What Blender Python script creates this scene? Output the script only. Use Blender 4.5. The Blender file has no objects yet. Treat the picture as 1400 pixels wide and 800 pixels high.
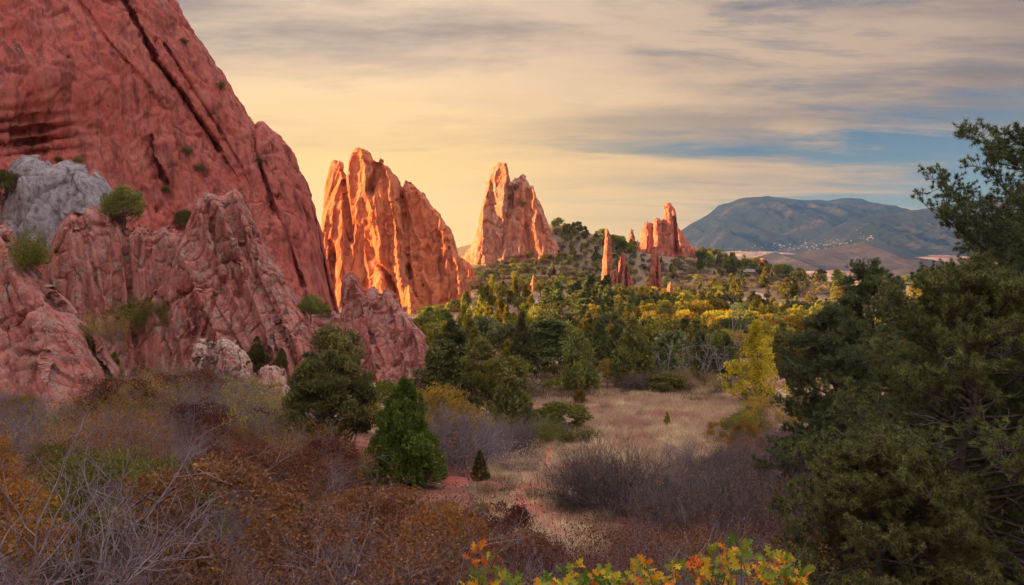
import bpy, math, random
import numpy as np
from mathutils import Vector

# ------------------------------------------------------------------ camera, sky, sun, exposure
SC = bpy.context.scene
COL = SC.collection
F, HY, CX = 1100.0, 355.0, 700.0          # focal length, horizon row and centre column of the 1400 px photograph
rng = np.random.default_rng(11)
random.seed(5)

cam = bpy.data.cameras.new('camera')
cam.sensor_width = 36.0
cam.lens = 36.0 * F / 1400.0
cam.shift_y = -(400.0 - HY) / 1400.0
cam.clip_start = 0.1
cam.clip_end = 40000.0
co = bpy.data.objects.new('camera', cam)
COL.objects.link(co)
co.rotation_euler = (math.radians(90), 0, 0)
SC.camera = co

SUN_AZ, SUN_EL = math.radians(92.0), math.radians(11.0)      # azimuth to the left of the view, elevation
TO_SUN = Vector((-math.sin(SUN_AZ) * math.cos(SUN_EL), math.cos(SUN_AZ) * math.cos(SUN_EL), math.sin(SUN_EL)))
HAZE = 0.000036
SC.view_settings.view_transform = 'Standard'
SC.view_settings.look = 'None'
SC.view_settings.exposure = 1.95
SC.view_settings.gamma = 1.0
SC.view_settings.use_curve_mapping = False
SC.render.engine = 'CYCLES'
cy = SC.cycles
cy.use_denoising = True
cy.max_bounces = 5
cy.diffuse_bounces = 2
cy.glossy_bounces = 1
cy.transmission_bounces = 3
cy.volume_bounces = 0
cy.transparent_max_bounces = 4
cy.use_adaptive_sampling = True
cy.adaptive_threshold = 0.02
cy.caustics_reflective = False
cy.caustics_refractive = False


class NT:
    """tiny helper to write node trees"""
    def __init__(self, tree):
        self.t = tree
        tree.nodes.clear()

    def n(self, kind, ins=None, **props):
        nd = self.t.nodes.new(kind)
        for k, v in props.items():
            setattr(nd, k, v)
        if ins:
            for k, v in ins.items():
                if v is None:
                    continue
                s = nd.inputs[k]
                if isinstance(v, bpy.types.NodeSocket):
                    self.t.links.new(v, s)
                else:
                    s.default_value = v
        return nd

    def math(self, op, a, b=None, c=None, clamp=False):
        nd = self.t.nodes.new('ShaderNodeMath')
        nd.operation = op
        nd.use_clamp = clamp
        for i, v in enumerate((a, b, c)):
            if v is None:
                continue
            if isinstance(v, bpy.types.NodeSocket):
                self.t.links.new(v, nd.inputs[i])
            else:
                nd.inputs[i].default_value = v
        return nd.outputs[0]

    def ramp(self, fac, stops, interp='LINEAR'):
        nd = self.t.nodes.new('ShaderNodeValToRGB')
        self.t.links.new(fac, nd.inputs[0])
        cr = nd.color_ramp
        cr.interpolation = interp
        while len(cr.elements) < len(stops):
            cr.elements.new(0.5)
        for e, (p, c) in zip(cr.elements, stops):
            e.position = p
            e.color = (c, c, c, 1) if isinstance(c, (int, float)) else (*c, 1)
        return nd.outputs[0]

    def mix(self, fac, a, b, mode='MIX'):
        nd = self.t.nodes.new('ShaderNodeMix')
        nd.data_type = 'RGBA'
        nd.blend_type = mode
        for i, v in ((0, fac), (6, a), (7, b)):
            if isinstance(v, bpy.types.NodeSocket):
                self.t.links.new(v, nd.inputs[i])
            elif i == 0:
                nd.inputs[i].default_value = v
            else:
                nd.inputs[i].default_value = (*v, 1)
        return nd.outputs[2]

    def noise(self, vec, scale, detail=4.0, rough=0.55, dist=0.0):
        nd = self.n('ShaderNodeTexNoise', {'Vector': vec, 'Scale': scale, 'Detail': detail, 'Roughness': rough, 'Distortion': dist})
        return nd.outputs[0]

    def mapping(self, vec, scale=(1, 1, 1), rot=(0, 0, 0), loc=(0, 0, 0)):
        return self.n('ShaderNodeMapping', {'Vector': vec, 'Scale': scale, 'Rotation': rot, 'Location': loc}).outputs[0]


def build_world():
    w = bpy.data.worlds.new('World')
    SC.world = w
    w.use_nodes = True
    T = NT(w.node_tree)
    d = T.n('ShaderNodeTexCoord').outputs['Generated']
    sky = T.n('ShaderNodeTexSky', sky_type='NISHITA', sun_disc=False, sun_elevation=SUN_EL, sun_rotation=-SUN_AZ,
              altitude=1900.0, air_density=1.0, dust_density=2.0, ozone_density=1.5).outputs[0]
    sp = T.n('ShaderNodeSeparateXYZ', {0: d})
    x, y, z = sp.outputs
    zz = T.math('MAXIMUM', z, 0.0)
    den = T.math('ADD', zz, 0.10)
    u = T.math('DIVIDE', x, den)
    v = T.math('DIVIDE', y, den)
    uv = T.n('ShaderNodeCombineXYZ', {0: u, 1: v, 2: 0.0}).outputs[0]
    warp = T.n('ShaderNodeTexNoise', {'Vector': T.mapping(uv, (0.5, 0.5, 1)), 'Scale': 1.0, 'Detail': 2.0}).outputs[1]
    uvw = T.n('ShaderNodeVectorMath', {0: uv, 1: T.n('ShaderNodeVectorMath', {0: warp, 1: (0.5, 0.5, 0.5)}, operation='MULTIPLY').outputs[0]}, operation='ADD').outputs[0]
    # long streaks lying across the view
    n_big = T.noise(T.mapping(uvw, (0.30, 0.85, 1), (0, 0, 0.10), (3.1, 1.7, 0)), 1.0, 5.0, 0.55)
    n_str = T.noise(T.mapping(uvw, (0.80, 2.1, 1), (0, 0, 0.12), (0.4, 5.2, 0)), 1.0, 8.0, 0.66, 0.25)
    n_drk = T.noise(T.mapping(uvw, (0.50, 1.05, 1), (0, 0, 0.15), (7.3, 2.1, 0)), 1.0, 8.0, 0.62, 0.2)
    # warmth by the angle to the sun (azimuth only matters low down)
    sd = T.n('ShaderNodeVectorMath', {0: d, 1: tuple(TO_SUN)}, operation='DOT_PRODUCT').outputs['Value']
    warm = T.ramp(T.math('MULTIPLY_ADD', sd, 0.5, 0.5), [(0.22, 0.0), (0.40, 0.40), (0.58, 0.95), (0.95, 1.0)])
    lit = T.mix(warm, (0.50, 0.35, 0.27), (1.14, 0.85, 0.58))
    low = T.ramp(z, [(0.0, 1.0), (0.08, 0.95), (0.17, 0.45), (0.34, 0.0)])
    lit = T.mix(T.math('MULTIPLY', low, 0.98), lit, T.mix(warm, (0.66, 0.42, 0.22), (1.30, 0.72, 0.15)))
    lit = T.mix(T.ramp(z, [(0.12, 0.0), (0.34, 0.34)]), lit, (0.30, 0.23, 0.20))
    drk = T.mix(warm, (0.15, 0.122, 0.125), (0.37, 0.275, 0.24))
    dmask = T.ramp(n_drk, [(0.40, 0.0), (0.57, 1.0)])
    hi = T.ramp(z, [(0.05, 0.12), (0.16, 0.65), (0.30, 1.0)])
    cloud = T.mix(T.math('MULTIPLY', dmask, hi), lit, drk)
    cloud = T.mix(T.ramp(n_str, [(0.35, 0.22), (0.65, 0.0)]), cloud, drk)
    # coverage: the deck breaks up towards the right, near the horizon
    right = T.ramp(T.math('ADD', T.math('MULTIPLY', x, 0.5), 0.5), [(0.50, 0.0), (0.70, 1.0)])
    cov_lo = T.math('ADD', T.math('MULTIPLY', right, 0.15), T.math('MULTIPLY', T.ramp(z, [(0.02, 1.0), (0.25, 0.0)]), 0.05))
    cv = T.math('SUBTRACT', T.math('ADD', T.math('MULTIPLY', n_big, 0.45), T.math('MULTIPLY', n_str, 0.55)), cov_lo)
    cover = T.ramp(cv, [(0.29, 0.0), (0.40, 1.0)])
    clear = T.n('ShaderNodeVectorMath', {0: sky, 1: (0.060, 0.062, 0.064)}, operation='MULTIPLY').outputs[0]
    gold = T.math('MULTIPLY', T.ramp(z, [(0.0, 1.0), (0.05, 0.6), (0.13, 0.0)]), warm)
    clear = T.mix(gold, clear, (1.02, 0.62, 0.20))
    colr = T.mix(cover, clear, cloud)
    # golden glow low over the valley
    gd = T.n('ShaderNodeVectorMath', {0: d, 1: (-0.17, 0.984, 0.05)}, operation='DOT_PRODUCT').outputs['Value']
    glow = T.math('MULTIPLY', T.ramp(gd, [(0.90, 0.0), (0.97, 0.45), (1.0, 1.0)]), T.ramp(z, [(0.0, 1.0), (0.10, 0.8), (0.24, 0.0)]))
    colr = T.mix(T.math('MULTIPLY', glow, 0.85), colr, (1.30, 0.80, 0.20))
    # pinkish brightness added overhead and behind the camera, out of view, as fill light
    back = T.ramp(T.math('MULTIPLY_ADD', y, -0.5, 0.5), [(0.42, 0.0), (0.66, 1.0)])
    over = T.ramp(z, [(0.38, 0.0), (0.72, 1.0)])
    patchy = T.ramp(n_drk, [(0.25, 1.0), (0.75, 0.75)])
    colr = T.mix(T.math('MULTIPLY', T.math('MULTIPLY', back, T.ramp(z, [(-0.02, 0.0), (0.08, 1.0)])), patchy), colr, (0.52, 0.43, 0.455))
    colr = T.mix(T.math('MULTIPLY', over, patchy), colr, (2.15, 1.86, 1.93))
    bg = T.n('ShaderNodeBackground', {'Color': colr, 'Strength': 0.27})
    out = T.n('ShaderNodeOutputWorld')
    T.t.links.new(bg.outputs[0], out.inputs[0])


build_world()

sl = bpy.data.lights.new('sun', 'SUN')
sl.energy = 5.0
sl.angle = math.radians(0.5)
sl.color = (1.0, 0.60, 0.22)
so = bpy.data.objects.new('sun', sl)
COL.objects.link(so)
so.rotation_euler = (-TO_SUN).to_track_quat('-Z', 'Y').to_euler()


# ------------------------------------------------------------------ numpy noise
def _hash(i, j, k, s):
    h = (i.astype(np.int64) * 374761393 + j.astype(np.int64) * 668265263 + k.astype(np.int64) * 2147483647 + s * 974634777) & 0xFFFFFFFF
    h = ((h ^ (h >> 13)) * 1274126177) & 0xFFFFFFFF
    h = ((h ^ (h >> 16)) * 2246822519) & 0xFFFFFFFF
    h = h ^ (h >> 15)
    return (h & 0xFFFFFF) / float(0x1000000)


def vnoise(p, s=0):
    """smooth value noise in -1..1"""
    f = np.floor(p)
    t = p - f
    t = t * t * t * (t * (t * 6 - 15) + 10)
    i, j, k = f[:, 0], f[:, 1], f[:, 2]
    r = 0
    for a in (0, 1):
        wa = t[:, 0] if a else 1 - t[:, 0]
        for b in (0, 1):
            wb = t[:, 1] if b else 1 - t[:, 1]
            for c in (0, 1):
                wc = t[:, 2] if c else 1 - t[:, 2]
                r = r + _hash(i + a, j + b, k + c, s) * wa * wb * wc
    return r * 2 - 1


def fbm(p, octv=4, s=0, gain=0.5, ridged=False):
    a, r, tot = 1.0, 0, 0
    for o in range(octv):
        n = vnoise(p * (2.03 ** o) + 17.3 * o, s + o)
        if ridged:
            n = 1 - 2 * np.abs(n)
        r = r + a * n
        tot += a
        a *= gain
    return r / tot


def worley(p, s=0):
    f = np.floor(p)
    n = len(p)
    F1 = np.full(n, 9.0)
    F2 = np.full(n, 9.0)
    rid = np.zeros(n)
    for a in (-1, 0, 1):
        for b in (-1, 0, 1):
            for c in (-1, 0, 1):
                i, j, k = f[:, 0] + a, f[:, 1] + b, f[:, 2] + c
                dx = i + _hash(i, j, k, s + 1) - p[:, 0]
                dy = j + _hash(i, j, k, s + 2) - p[:, 1]
                dz = k + _hash(i, j, k, s + 3) - p[:, 2]
                d = np.sqrt(dx * dx + dy * dy + dz * dz)
                h = _hash(i, j, k, s + 4)
                nb = d < F1
                F2 = np.where(nb, F1, np.minimum(F2, d))
                rid = np.where(nb, h, rid)
                F1 = np.where(nb, d, F1)
    return F1, F2, rid


# ------------------------------------------------------------------ mesh helpers
def mesh(name, chunks, smooth=True):
    """chunks: (V, F (n,k), material, rnd or None); ONE mesh"""
    me = bpy.data.meshes.new(name)
    Vs, loops, starts, mi, rn = [], [], [], [], []
    mats = []
    vo = lo = 0
    for V, Fa, m, rnd in chunks:
        if len(Fa) == 0:
            continue
        if m not in mats:
            mats.append(m)
        Fa = np.asarray(Fa, dtype=np.int64)
        k = Fa.shape[1]
        Vs.append(np.asarray(V, dtype=np.float32))
        loops.append((Fa + vo).ravel())
        starts.append(lo + np.arange(len(Fa)) * k)
        mi.append(np.full(len(Fa), mats.index(m)))
        rn.append(np.full(len(V), 0.5) if rnd is None else rnd)
        vo += len(V)
        lo += Fa.size
    V = np.concatenate(Vs)
    L = np.concatenate(loops).astype(np.int32)
    S = np.concatenate(starts).astype(np.int32)
    me.vertices.add(len(V))
    me.vertices.foreach_set('co', V.ravel())
    me.loops.add(len(L))
    me.loops.foreach_set('vertex_index', L)
    me.polygons.add(len(S))
    me.polygons.foreach_set('loop_start', S)
    me.polygons.foreach_set('material_index', np.concatenate(mi).astype(np.int32))
    me.polygons.foreach_set('use_smooth', np.full(len(S), smooth))
    at = me.attributes.new('rnd', 'FLOAT', 'POINT')
    at.data.foreach_set('value', np.concatenate(rn).astype(np.float32))
    for m in mats:
        me.materials.append(m)
    me.update(calc_edges=True)
    return me


def obj(name, me, parent=None, loc=None):
    o = bpy.data.objects.new(name, me)
    COL.objects.link(o)
    if parent:
        o.parent = parent
    if loc is not None:
        o.location = loc
    return o


def tag(o, label, cat, group=None):
    o['label'] = label
    o['category'] = cat
    if group:
        o['group'] = group
    return o


def thing(name, loc, label, cat, group=None, rz=0.0, s=1.0):
    o = obj(name, None, None, loc)
    o.rotation_euler = (0, 0, rz)
    o.scale = (s, s, s) if isinstance(s, (int, float)) else s
    return tag(o, label, cat, group)


def dup(src, loc, rz, s, label, cat, group=None):
    c = src.copy()
    COL.objects.link(c)
    c.location = loc
    c.rotation_euler = (0, 0, rz)
    c.scale = (s, s, s) if isinstance(s, (int, float)) else s
    for k in ('group',):
        if k in c:
            del c[k]
    tag(c, label, cat, group)
    for ch in list(src.children):
        d = ch.copy()
        COL.objects.link(d)
        d.parent = c
        for g in list(ch.children):
            e = g.copy()
            COL.objects.link(e)
            e.parent = d
    return c


def structure(o):
    o['kind'] = 'structure'
    return o


def stuff(o):
    o['kind'] = 'stuff'
    return o


def unit(v):
    return v / np.maximum(np.linalg.norm(v, axis=-1, keepdims=True), 1e-9)


def tubes(P0, P1, R0, R1, sides=4):
    P0, P1 = np.asarray(P0, float), np.asarray(P1, float)
    R0, R1 = np.asarray(R0, float), np.asarray(R1, float)
    n = len(P0)
    d = unit(P1 - P0)
    a = np.where(np.abs(d[:, 2:3]) < 0.9, np.array([[0, 0, 1.0]]), np.array([[1.0, 0, 0]]))
    e1 = unit(np.cross(d, a))
    e2 = np.cross(d, e1)
    ang = np.arange(sides) * 2 * math.pi / sides
    cs, sn = np.cos(ang), np.sin(ang)
    ring = e1[:, None, :] * cs[None, :, None] + e2[:, None, :] * sn[None, :, None]
    V = np.concatenate([P0[:, None] + ring * R0[:, None, None], (P1 + d * R1[:, None] * 0.4)[:, None] + ring * R1[:, None, None]], axis=1).reshape(-1, 3)
    i = np.arange(sides)
    q = np.stack([i, (i + 1) % sides, (i + 1) % sides + sides, i + sides], axis=1)
    Fa = (q[None] + (np.arange(n) * 2 * sides)[:, None, None]).reshape(-1, 4)
    return V, Fa


def rand_unit(n, g=None):
    g = g or rng
    return unit(g.normal(size=(n, 3)))


def sprigs(P, D, L, W, g=None):
    """one diamond-shaped sprig per point P along D"""
    g = g or rng
    n = len(P)
    L = np.broadcast_to(L, (n,))[:, None] * g.uniform(0.7, 1.3, (n, 1))
    W = np.broadcast_to(W, (n,))[:, None] * g.uniform(0.7, 1.3, (n, 1))
    s = unit(np.cross(D, rand_unit(n, g)))
    V = np.stack([P, P + D * L * 0.5 + s * W * 0.5, P + D * L, P + D * L * 0.5 - s * W * 0.5], axis=1).reshape(-1, 3)
    Fa = np.arange(n * 4).reshape(n, 4)
    return V, Fa, np.repeat(g.random(n), 4)


def blades(P, D, L, W, g=None):
    g = g or rng
    n = len(P)
    L = np.broadcast_to(L, (n,))[:, None]
    W = np.broadcast_to(W, (n,))[:, None]
    s = unit(np.cross(D, rand_unit(n, g))) * W * 0.5
    V = np.stack([P - s, P + s, P + D * L], axis=1).reshape(-1, 3)
    return V, np.arange(n * 3).reshape(n, 3)


# ------------------------------------------------------------------ materials
def leaf_mat(name, stops, transl=0.3, rough=0.6, var=0.4):
    m = bpy.data.materials.new(name)
    m.use_nodes = True
    T = NT(m.node_tree)
    a = T.n('ShaderNodeAttribute', attribute_name='rnd').outputs['Fac']
    oi = T.n('ShaderNodeObjectInfo').outputs['Random']
    c = T.ramp(a, stops)
    hsv = T.n('ShaderNodeHueSaturation', {'Hue': T.math('MULTIPLY_ADD', oi, 0.05, 0.475), 'Saturation': 1.0,
                                          'Value': T.math('MULTIPLY_ADD', oi, var * 2, 1 - var), 'Color': c}).outputs[0]
    p = T.n('ShaderNodeBsdfPrincipled', {'Base Color': hsv, 'Roughness': rough, 'Specular IOR Level': 0.12})
    tr = T.n('ShaderNodeBsdfTranslucent', {'Color': hsv})
    mx = T.n('ShaderNodeMixShader', {0: transl, 1: p.outputs[0], 2: tr.outputs[0]})
    out = T.n('ShaderNodeOutputMaterial')
    T.t.links.new(mx.outputs[0], out.inputs[0])
    return m


def plain_mat(name, c1, c2, scale=8.0, rough=0.85, bump=0.0):
    m = bpy.data.materials.new(name)
    m.use_nodes = True
    T = NT(m.node_tree)
    oc = T.n('ShaderNodeTexCoord').outputs['Object']
    nz = T.noise(oc, scale, 5.0, 0.6)
    c = T.ramp(nz, [(0.3, c1), (0.7, c2)])
    p = T.n('ShaderNodeBsdfPrincipled', {'Base Color': c, 'Roughness': rough, 'Specular IOR Level': 0.2})
    if bump:
        b = T.n('ShaderNodeBump', {'Strength': bump, 'Distance': 0.05, 'Height': nz})
        T.t.links.new(b.outputs[0], p.inputs['Normal'])
    out = T.n('ShaderNodeOutputMaterial')
    T.t.links.new(p.outputs[0], out.inputs[0])
    return m


def rock_mat(name, base, dark, pale, lichen=None, lich=0.0, scale=1.0, tilt=0.0, bump=0.6, stretch=4.0):
    """bedded sandstone: colour bands along the tilted beds, dusty patches, grey lichen, grain"""
    m = bpy.data.materials.new(name)
    m.use_nodes = True
    T = NT(m.node_tree)
    g = T.n('ShaderNodeNewGeometry').outputs['Position']
    bed = T.mapping(g, (scale, scale, scale / stretch), (0, tilt, 0))
    n1 = T.noise(bed, 0.9, 7.0, 0.62, 0.5)
    n2 = T.noise(g, 0.35 * scale, 6.0, 0.6)
    n3 = T.noise(g, 6.0 * scale, 6.0, 0.7)
    n4 = T.noise(bed, 4.0, 6.0, 0.65)
    c = T.ramp(n1, [(0.34, dark), (0.47, base), (0.60, base), (0.72, pale)])
    c = T.mix(T.ramp(n2, [(0.42, 0.0), (0.66, 0.65)]), c, pale)
    c = T.mix(T.ramp(n4, [(0.30, 0.75), (0.42, 0.0)]), c, dark)
    n5 = T.noise(T.mapping(g, (scale * 1.6, scale * 1.6, scale * 0.07), (0, tilt, 0)), 1.0, 5.0, 0.6)
    c = T.mix(T.ramp(n5, [(0.40, 0.55), (0.50, 0.0)]), c, dark)
    c = T.mix(T.ramp(n5, [(0.58, 0.0), (0.70, 0.45)]), c, pale)
    if lichen:
        up = T.n('ShaderNodeSeparateXYZ', {0: T.n('ShaderNodeNewGeometry').outputs['Normal']}).outputs[2]
        lm = T.math('ADD', T.math('MULTIPLY', n3, 0.45), T.math('MULTIPLY', T.noise(g, 1.3 * scale, 5.0, 0.65), 0.55))
        lm = T.ramp(T.math('ADD', lm, T.math('MULTIPLY', up, 0.05)), [(0.62 - 0.2 * lich, 0.0), (0.72 - 0.2 * lich, 0.85)])
        c = T.mix(lm, c, lichen)
    c = T.mix(0.35, c, T.ramp(n3, [(0.25, 0.35), (0.75, 0.9)]), 'OVERLAY')
    p = T.n('ShaderNodeBsdfPrincipled', {'Base Color': c, 'Roughness': 0.92, 'Specular IOR Level': 0.12})
    hgt = T.math('ADD', T.math('MULTIPLY', n4, 0.7), T.math('MULTIPLY', n3, 0.35))
    b = T.n('ShaderNodeBump', {'Strength': bump, 'Distance': 0.11 / scale, 'Height': hgt})
    T.t.links.new(b.outputs[0], p.inputs['Normal'])
    out = T.n('ShaderNodeOutputMaterial')
    T.t.links.new(p.outputs[0], out.inputs[0])
    return m


RED, REDD, REDP = (0.48, 0.135, 0.095), (0.20, 0.055, 0.042), (0.52, 0.21, 0.155)
M = {}
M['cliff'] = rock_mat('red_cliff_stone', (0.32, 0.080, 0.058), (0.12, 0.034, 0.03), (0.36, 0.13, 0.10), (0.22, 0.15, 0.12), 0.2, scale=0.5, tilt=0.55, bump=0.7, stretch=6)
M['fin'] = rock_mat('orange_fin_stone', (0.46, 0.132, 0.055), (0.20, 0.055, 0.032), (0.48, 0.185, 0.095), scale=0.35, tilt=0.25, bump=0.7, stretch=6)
M['gate'] = rock_mat('pale_red_stone', (0.42, 0.13, 0.065), (0.21, 0.075, 0.05), (0.42, 0.23, 0.15), (0.33, 0.26, 0.19), 0.40, scale=0.3, tilt=0.15, bump=0.7)
M['outcrop'] = rock_mat('pink_jointed_stone', (0.33, 0.112, 0.088), (0.12, 0.042, 0.036), (0.33, 0.165, 0.13), (0.25, 0.205, 0.165), 0.50, scale=1.1, tilt=0.35, bump=0.8, stretch=3)
M['lichen'] = rock_mat('lichen_grey_red_stone', (0.36, 0.16, 0.13), (0.14, 0.07, 0.06), (0.36, 0.25, 0.2), (0.34, 0.31, 0.24), 0.62, scale=1.4, tilt=0.2, bump=0.8, stretch=2.5)
M['grey'] = rock_mat('pale_grey_stone', (0.21, 0.19, 0.195), (0.07, 0.062, 0.064), (0.31, 0.285, 0.29), (0.26, 0.20, 0.17), 0.12, scale=1.3, tilt=0.1, bump=0.9, stretch=1.4)
M['spire'] = rock_mat('spire_stone', (0.42, 0.125, 0.075), (0.14, 0.045, 0.036), (0.44, 0.20, 0.13), scale=0.6, tilt=0.03, bump=0.8, stretch=9)
M['bark'] = plain_mat('grey_brown_bark', (0.07, 0.05, 0.04), (0.19, 0.15, 0.12), 14.0, bump=0.4)
M['twig'] = plain_mat('grey_twig', (0.12, 0.095, 0.10), (0.25, 0.205, 0.215), 3.0)
M['twigdark'] = plain_mat('dark_twig', (0.075, 0.055, 0.055), (0.15, 0.12, 0.12), 3.0)
M['dead'] = plain_mat('bleached_dead_wood', (0.16, 0.135, 0.125), (0.32, 0.28, 0.26), 5.0)
M['jun_green'] = leaf_mat('bright_juniper_leaf', [(0.0, (0.040, 0.060, 0.011)), (0.6, (0.098, 0.128, 0.022)), (1.0, (0.155, 0.185, 0.034))], 0.2)
M['jun'] = leaf_mat('juniper_leaf', [(0.0, (0.085, 0.090, 0.028)), (0.6, (0.180, 0.172, 0.048)), (1.0, (0.26, 0.235, 0.065))], 0.22)
M['jun_suntint'] = leaf_mat('suntinted_juniper_leaf', [(0.0, (0.11, 0.108, 0.028)), (0.6, (0.23, 0.208, 0.046)), (1.0, (0.33, 0.28, 0.06))], 0.3)  # juniper leaf made lighter and yellower, valley sunlight put into the colour
M['jun_dark'] = leaf_mat('dark_juniper_leaf', [(0.0, (0.060, 0.076, 0.030)), (0.6, (0.130, 0.145, 0.052)), (1.0, (0.19, 0.20, 0.07))], 0.2)
M['pine'] = leaf_mat('pine_needle', [(0.0, (0.062, 0.076, 0.026)), (0.6, (0.135, 0.148, 0.044)), (1.0, (0.22, 0.22, 0.065))], 0.15, 0.5, 0.12)
M['pine_d'] = leaf_mat('dark_pine_needle', [(0.0, (0.050, 0.070, 0.032)), (0.6, (0.105, 0.130, 0.052)), (1.0, (0.17, 0.19, 0.07))], 0.15, 0.5, 0.12)
M['olive'] = leaf_mat('olive_oak_leaf', [(0.0, (0.070, 0.075, 0.014)), (0.6, (0.155, 0.155, 0.026)), (1.0, (0.25, 0.22, 0.036))], 0.35)
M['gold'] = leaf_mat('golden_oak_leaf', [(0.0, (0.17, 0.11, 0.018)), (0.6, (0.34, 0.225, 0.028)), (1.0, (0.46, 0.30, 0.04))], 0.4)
M['cotton'] = leaf_mat('yellow_green_leaf', [(0.0, (0.24, 0.20, 0.02)), (0.6, (0.48, 0.38, 0.03)), (1.0, (0.64, 0.46, 0.05))], 0.45)
M['russet'] = leaf_mat('russet_oak_leaf', [(0.0, (0.065, 0.028, 0.02)), (0.55, (0.15, 0.060, 0.030)), (0.90, (0.23, 0.095, 0.036)), (1.0, (0.32, 0.17, 0.04))], 0.3)
M['orange'] = leaf_mat('orange_oak_leaf', [(0.0, (0.14, 0.05, 0.02)), (0.5, (0.28, 0.12, 0.028)), (1.0, (0.42, 0.22, 0.04))], 0.35)
M['oakleaf'] = leaf_mat('lobed_oak_leaf', [(0.0, (0.08, 0.14, 0.02)), (0.36, (0.24, 0.26, 0.03)), (0.48, (0.54, 0.36, 0.03)), (0.60, (0.66, 0.22, 0.02)), (0.76, (0.48, 0.085, 0.02)), (1.0, (0.22, 0.04, 0.02))], 0.35, 0.45, 0.05)
M['straw'] = leaf_mat('dry_grass_blade', [(0.0, (0.36, 0.25, 0.15)), (0.6, (0.62, 0.47, 0.30)), (1.0, (0.72, 0.60, 0.42))], 0.3)
M['redgrass'] = leaf_mat('reddish_grass_blade', [(0.0, (0.40, 0.19, 0.13)), (0.6, (0.56, 0.33, 0.23)), (1.0, (0.64, 0.45, 0.33))], 0.3)
M['scrub'] = leaf_mat('brown_scrub_leaf', [(0.0, (0.11, 0.075, 0.05)), (0.6, (0.19, 0.135, 0.085)), (1.0, (0.25, 0.19, 0.11))], 0.25)


# ------------------------------------------------------------------ terrain
# control points: (photo column, photo row, distance in metres)
GPX = [(700, 870, 9), (300, 880, 10), (1100, 880, 9), (100, 800, 15), (500, 830, 14), (900, 850, 13), (1300, 840, 12),
       (100, 690, 26), (300, 690, 27), (500, 715, 27), (740, 715, 29), (940, 720, 29), (1150, 720, 26), (1350, 700, 22),
       (720, 665, 36), (560, 664, 38), (640, 657, 40), (840, 668, 38), (1000, 660, 38), (430, 640, 38), (250, 590, 40), (80, 590, 38),
       (150, 530, 50), (0, 540, 45), (380, 545, 56), (520, 535, 74), (600, 540, 78), (-200, 520, 45),
       (820, 612, 55), (700, 625, 52), (1000, 605, 56), (1100, 600, 52), (1300, 600, 45),
       (900, 546, 84), (800, 545, 84), (1000, 548, 84), (820, 527, 94), (700, 540, 88), (1200, 545, 84),
       (700, 482, 130), (950, 482, 140), (1150, 480, 140), (600, 480, 125), (1400, 470, 140),
       (620, 442, 185), (800, 444, 190), (950, 448, 185), (1150, 448, 190), (450, 430, 190), (1400, 440, 200), (300, 420, 190),
       (735, 397, 262), (640, 392, 285), (830, 406, 320), (900, 404, 330), (960, 406, 320), (1060, 418, 290), (1160, 418, 290), (1010, 414, 310),
       (1250, 418, 290), (1400, 415, 300), (500, 395, 300),
       (700, 372, 365), (750, 344, 390), (762, 308, 420), (790, 316, 425), (820, 327, 430), (860, 342, 450), (900, 350, 460), (960, 354, 460), (1000, 364, 430),
       (830, 378, 380), (900, 374, 395), (960, 378, 390), (1040, 400, 350), (1080, 384, 410), (1130, 391, 420), (1250, 398, 430), (640, 345, 420), (550, 360, 420), (1400, 396, 430)]
GXYZ = [(0, -30, -1.6), (0, 0, -1.7), (-15, 0, -1.6), (15, 0, -2.6), (-40, 10, -3), (40, 10, -6), (0, 4, -2.6), (-100, -20, -6), (100, -20, -10),
        (-90, 60, -10), (-140, 160, -14), (-300, 250, -16), (-250, 60, -14), (120, 60, -13), (200, 150, -16),
        (20, 560, 2), (90, 600, -14), (180, 620, -24), (300, 620, -22), (-150, 600, -12), (-400, 600, -16), (500, 600, -26),
        (100, 1000, -34), (400, 1000, -36), (900, 1000, -38), (-600, 1000, -30),
        (300, 2000, -52), (800, 2000, -56), (1500, 2000, -50), (-800, 2000, -40),
        (700, 3300, -36), (1600, 3300, -30), (-1000, 3300, -30), (3000, 3300, -20),
        (1200, 4600, 20), (2400, 4600, 30), (-1500, 5000, -20), (5000, 5000, 20), (2500, 9000, 40), (-3000, 9000, -20), (8000, 9000, 40), (-6000, 6000, -30), (-9000, 12000, 0), (9000, 12000, 0)]
G = np.array([((a - CX) / F * y, y, (HY - b) / F * y) for a, b, y in GPX] + GXYZ, float)


def _gc(X, Y):
    r = np.sqrt(X * X + Y * Y) + 12.0
    v = np.log(r)
    th = np.arctan2(X, Y + 12.0)
    return np.stack([th * 2.2, v * 1.3], axis=-1)


def _phi(d2):
    return np.where(d2 > 1e-12, 0.5 * d2 * np.log(d2 + 1e-12), 0.0)


_C = _gc(G[:, 0], G[:, 1])
_n = len(_C)
_K = _phi(((_C[:, None] - _C[None]) ** 2).sum(-1)) + np.eye(_n) * 0.004
_A = np.zeros((_n + 3, _n + 3))
_A[:_n, :_n] = _K
_A[:_n, _n] = 1
_A[:_n, _n + 1:] = _C
_A[_n:, :_n] = _A[:_n, _n:].T
_R = np.sqrt(G[:, 0] ** 2 + G[:, 1] ** 2) + 12.0
_W = np.linalg.solve(_A, np.concatenate([G[:, 2] / _R * 1.0, np.zeros(3)]))


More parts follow.
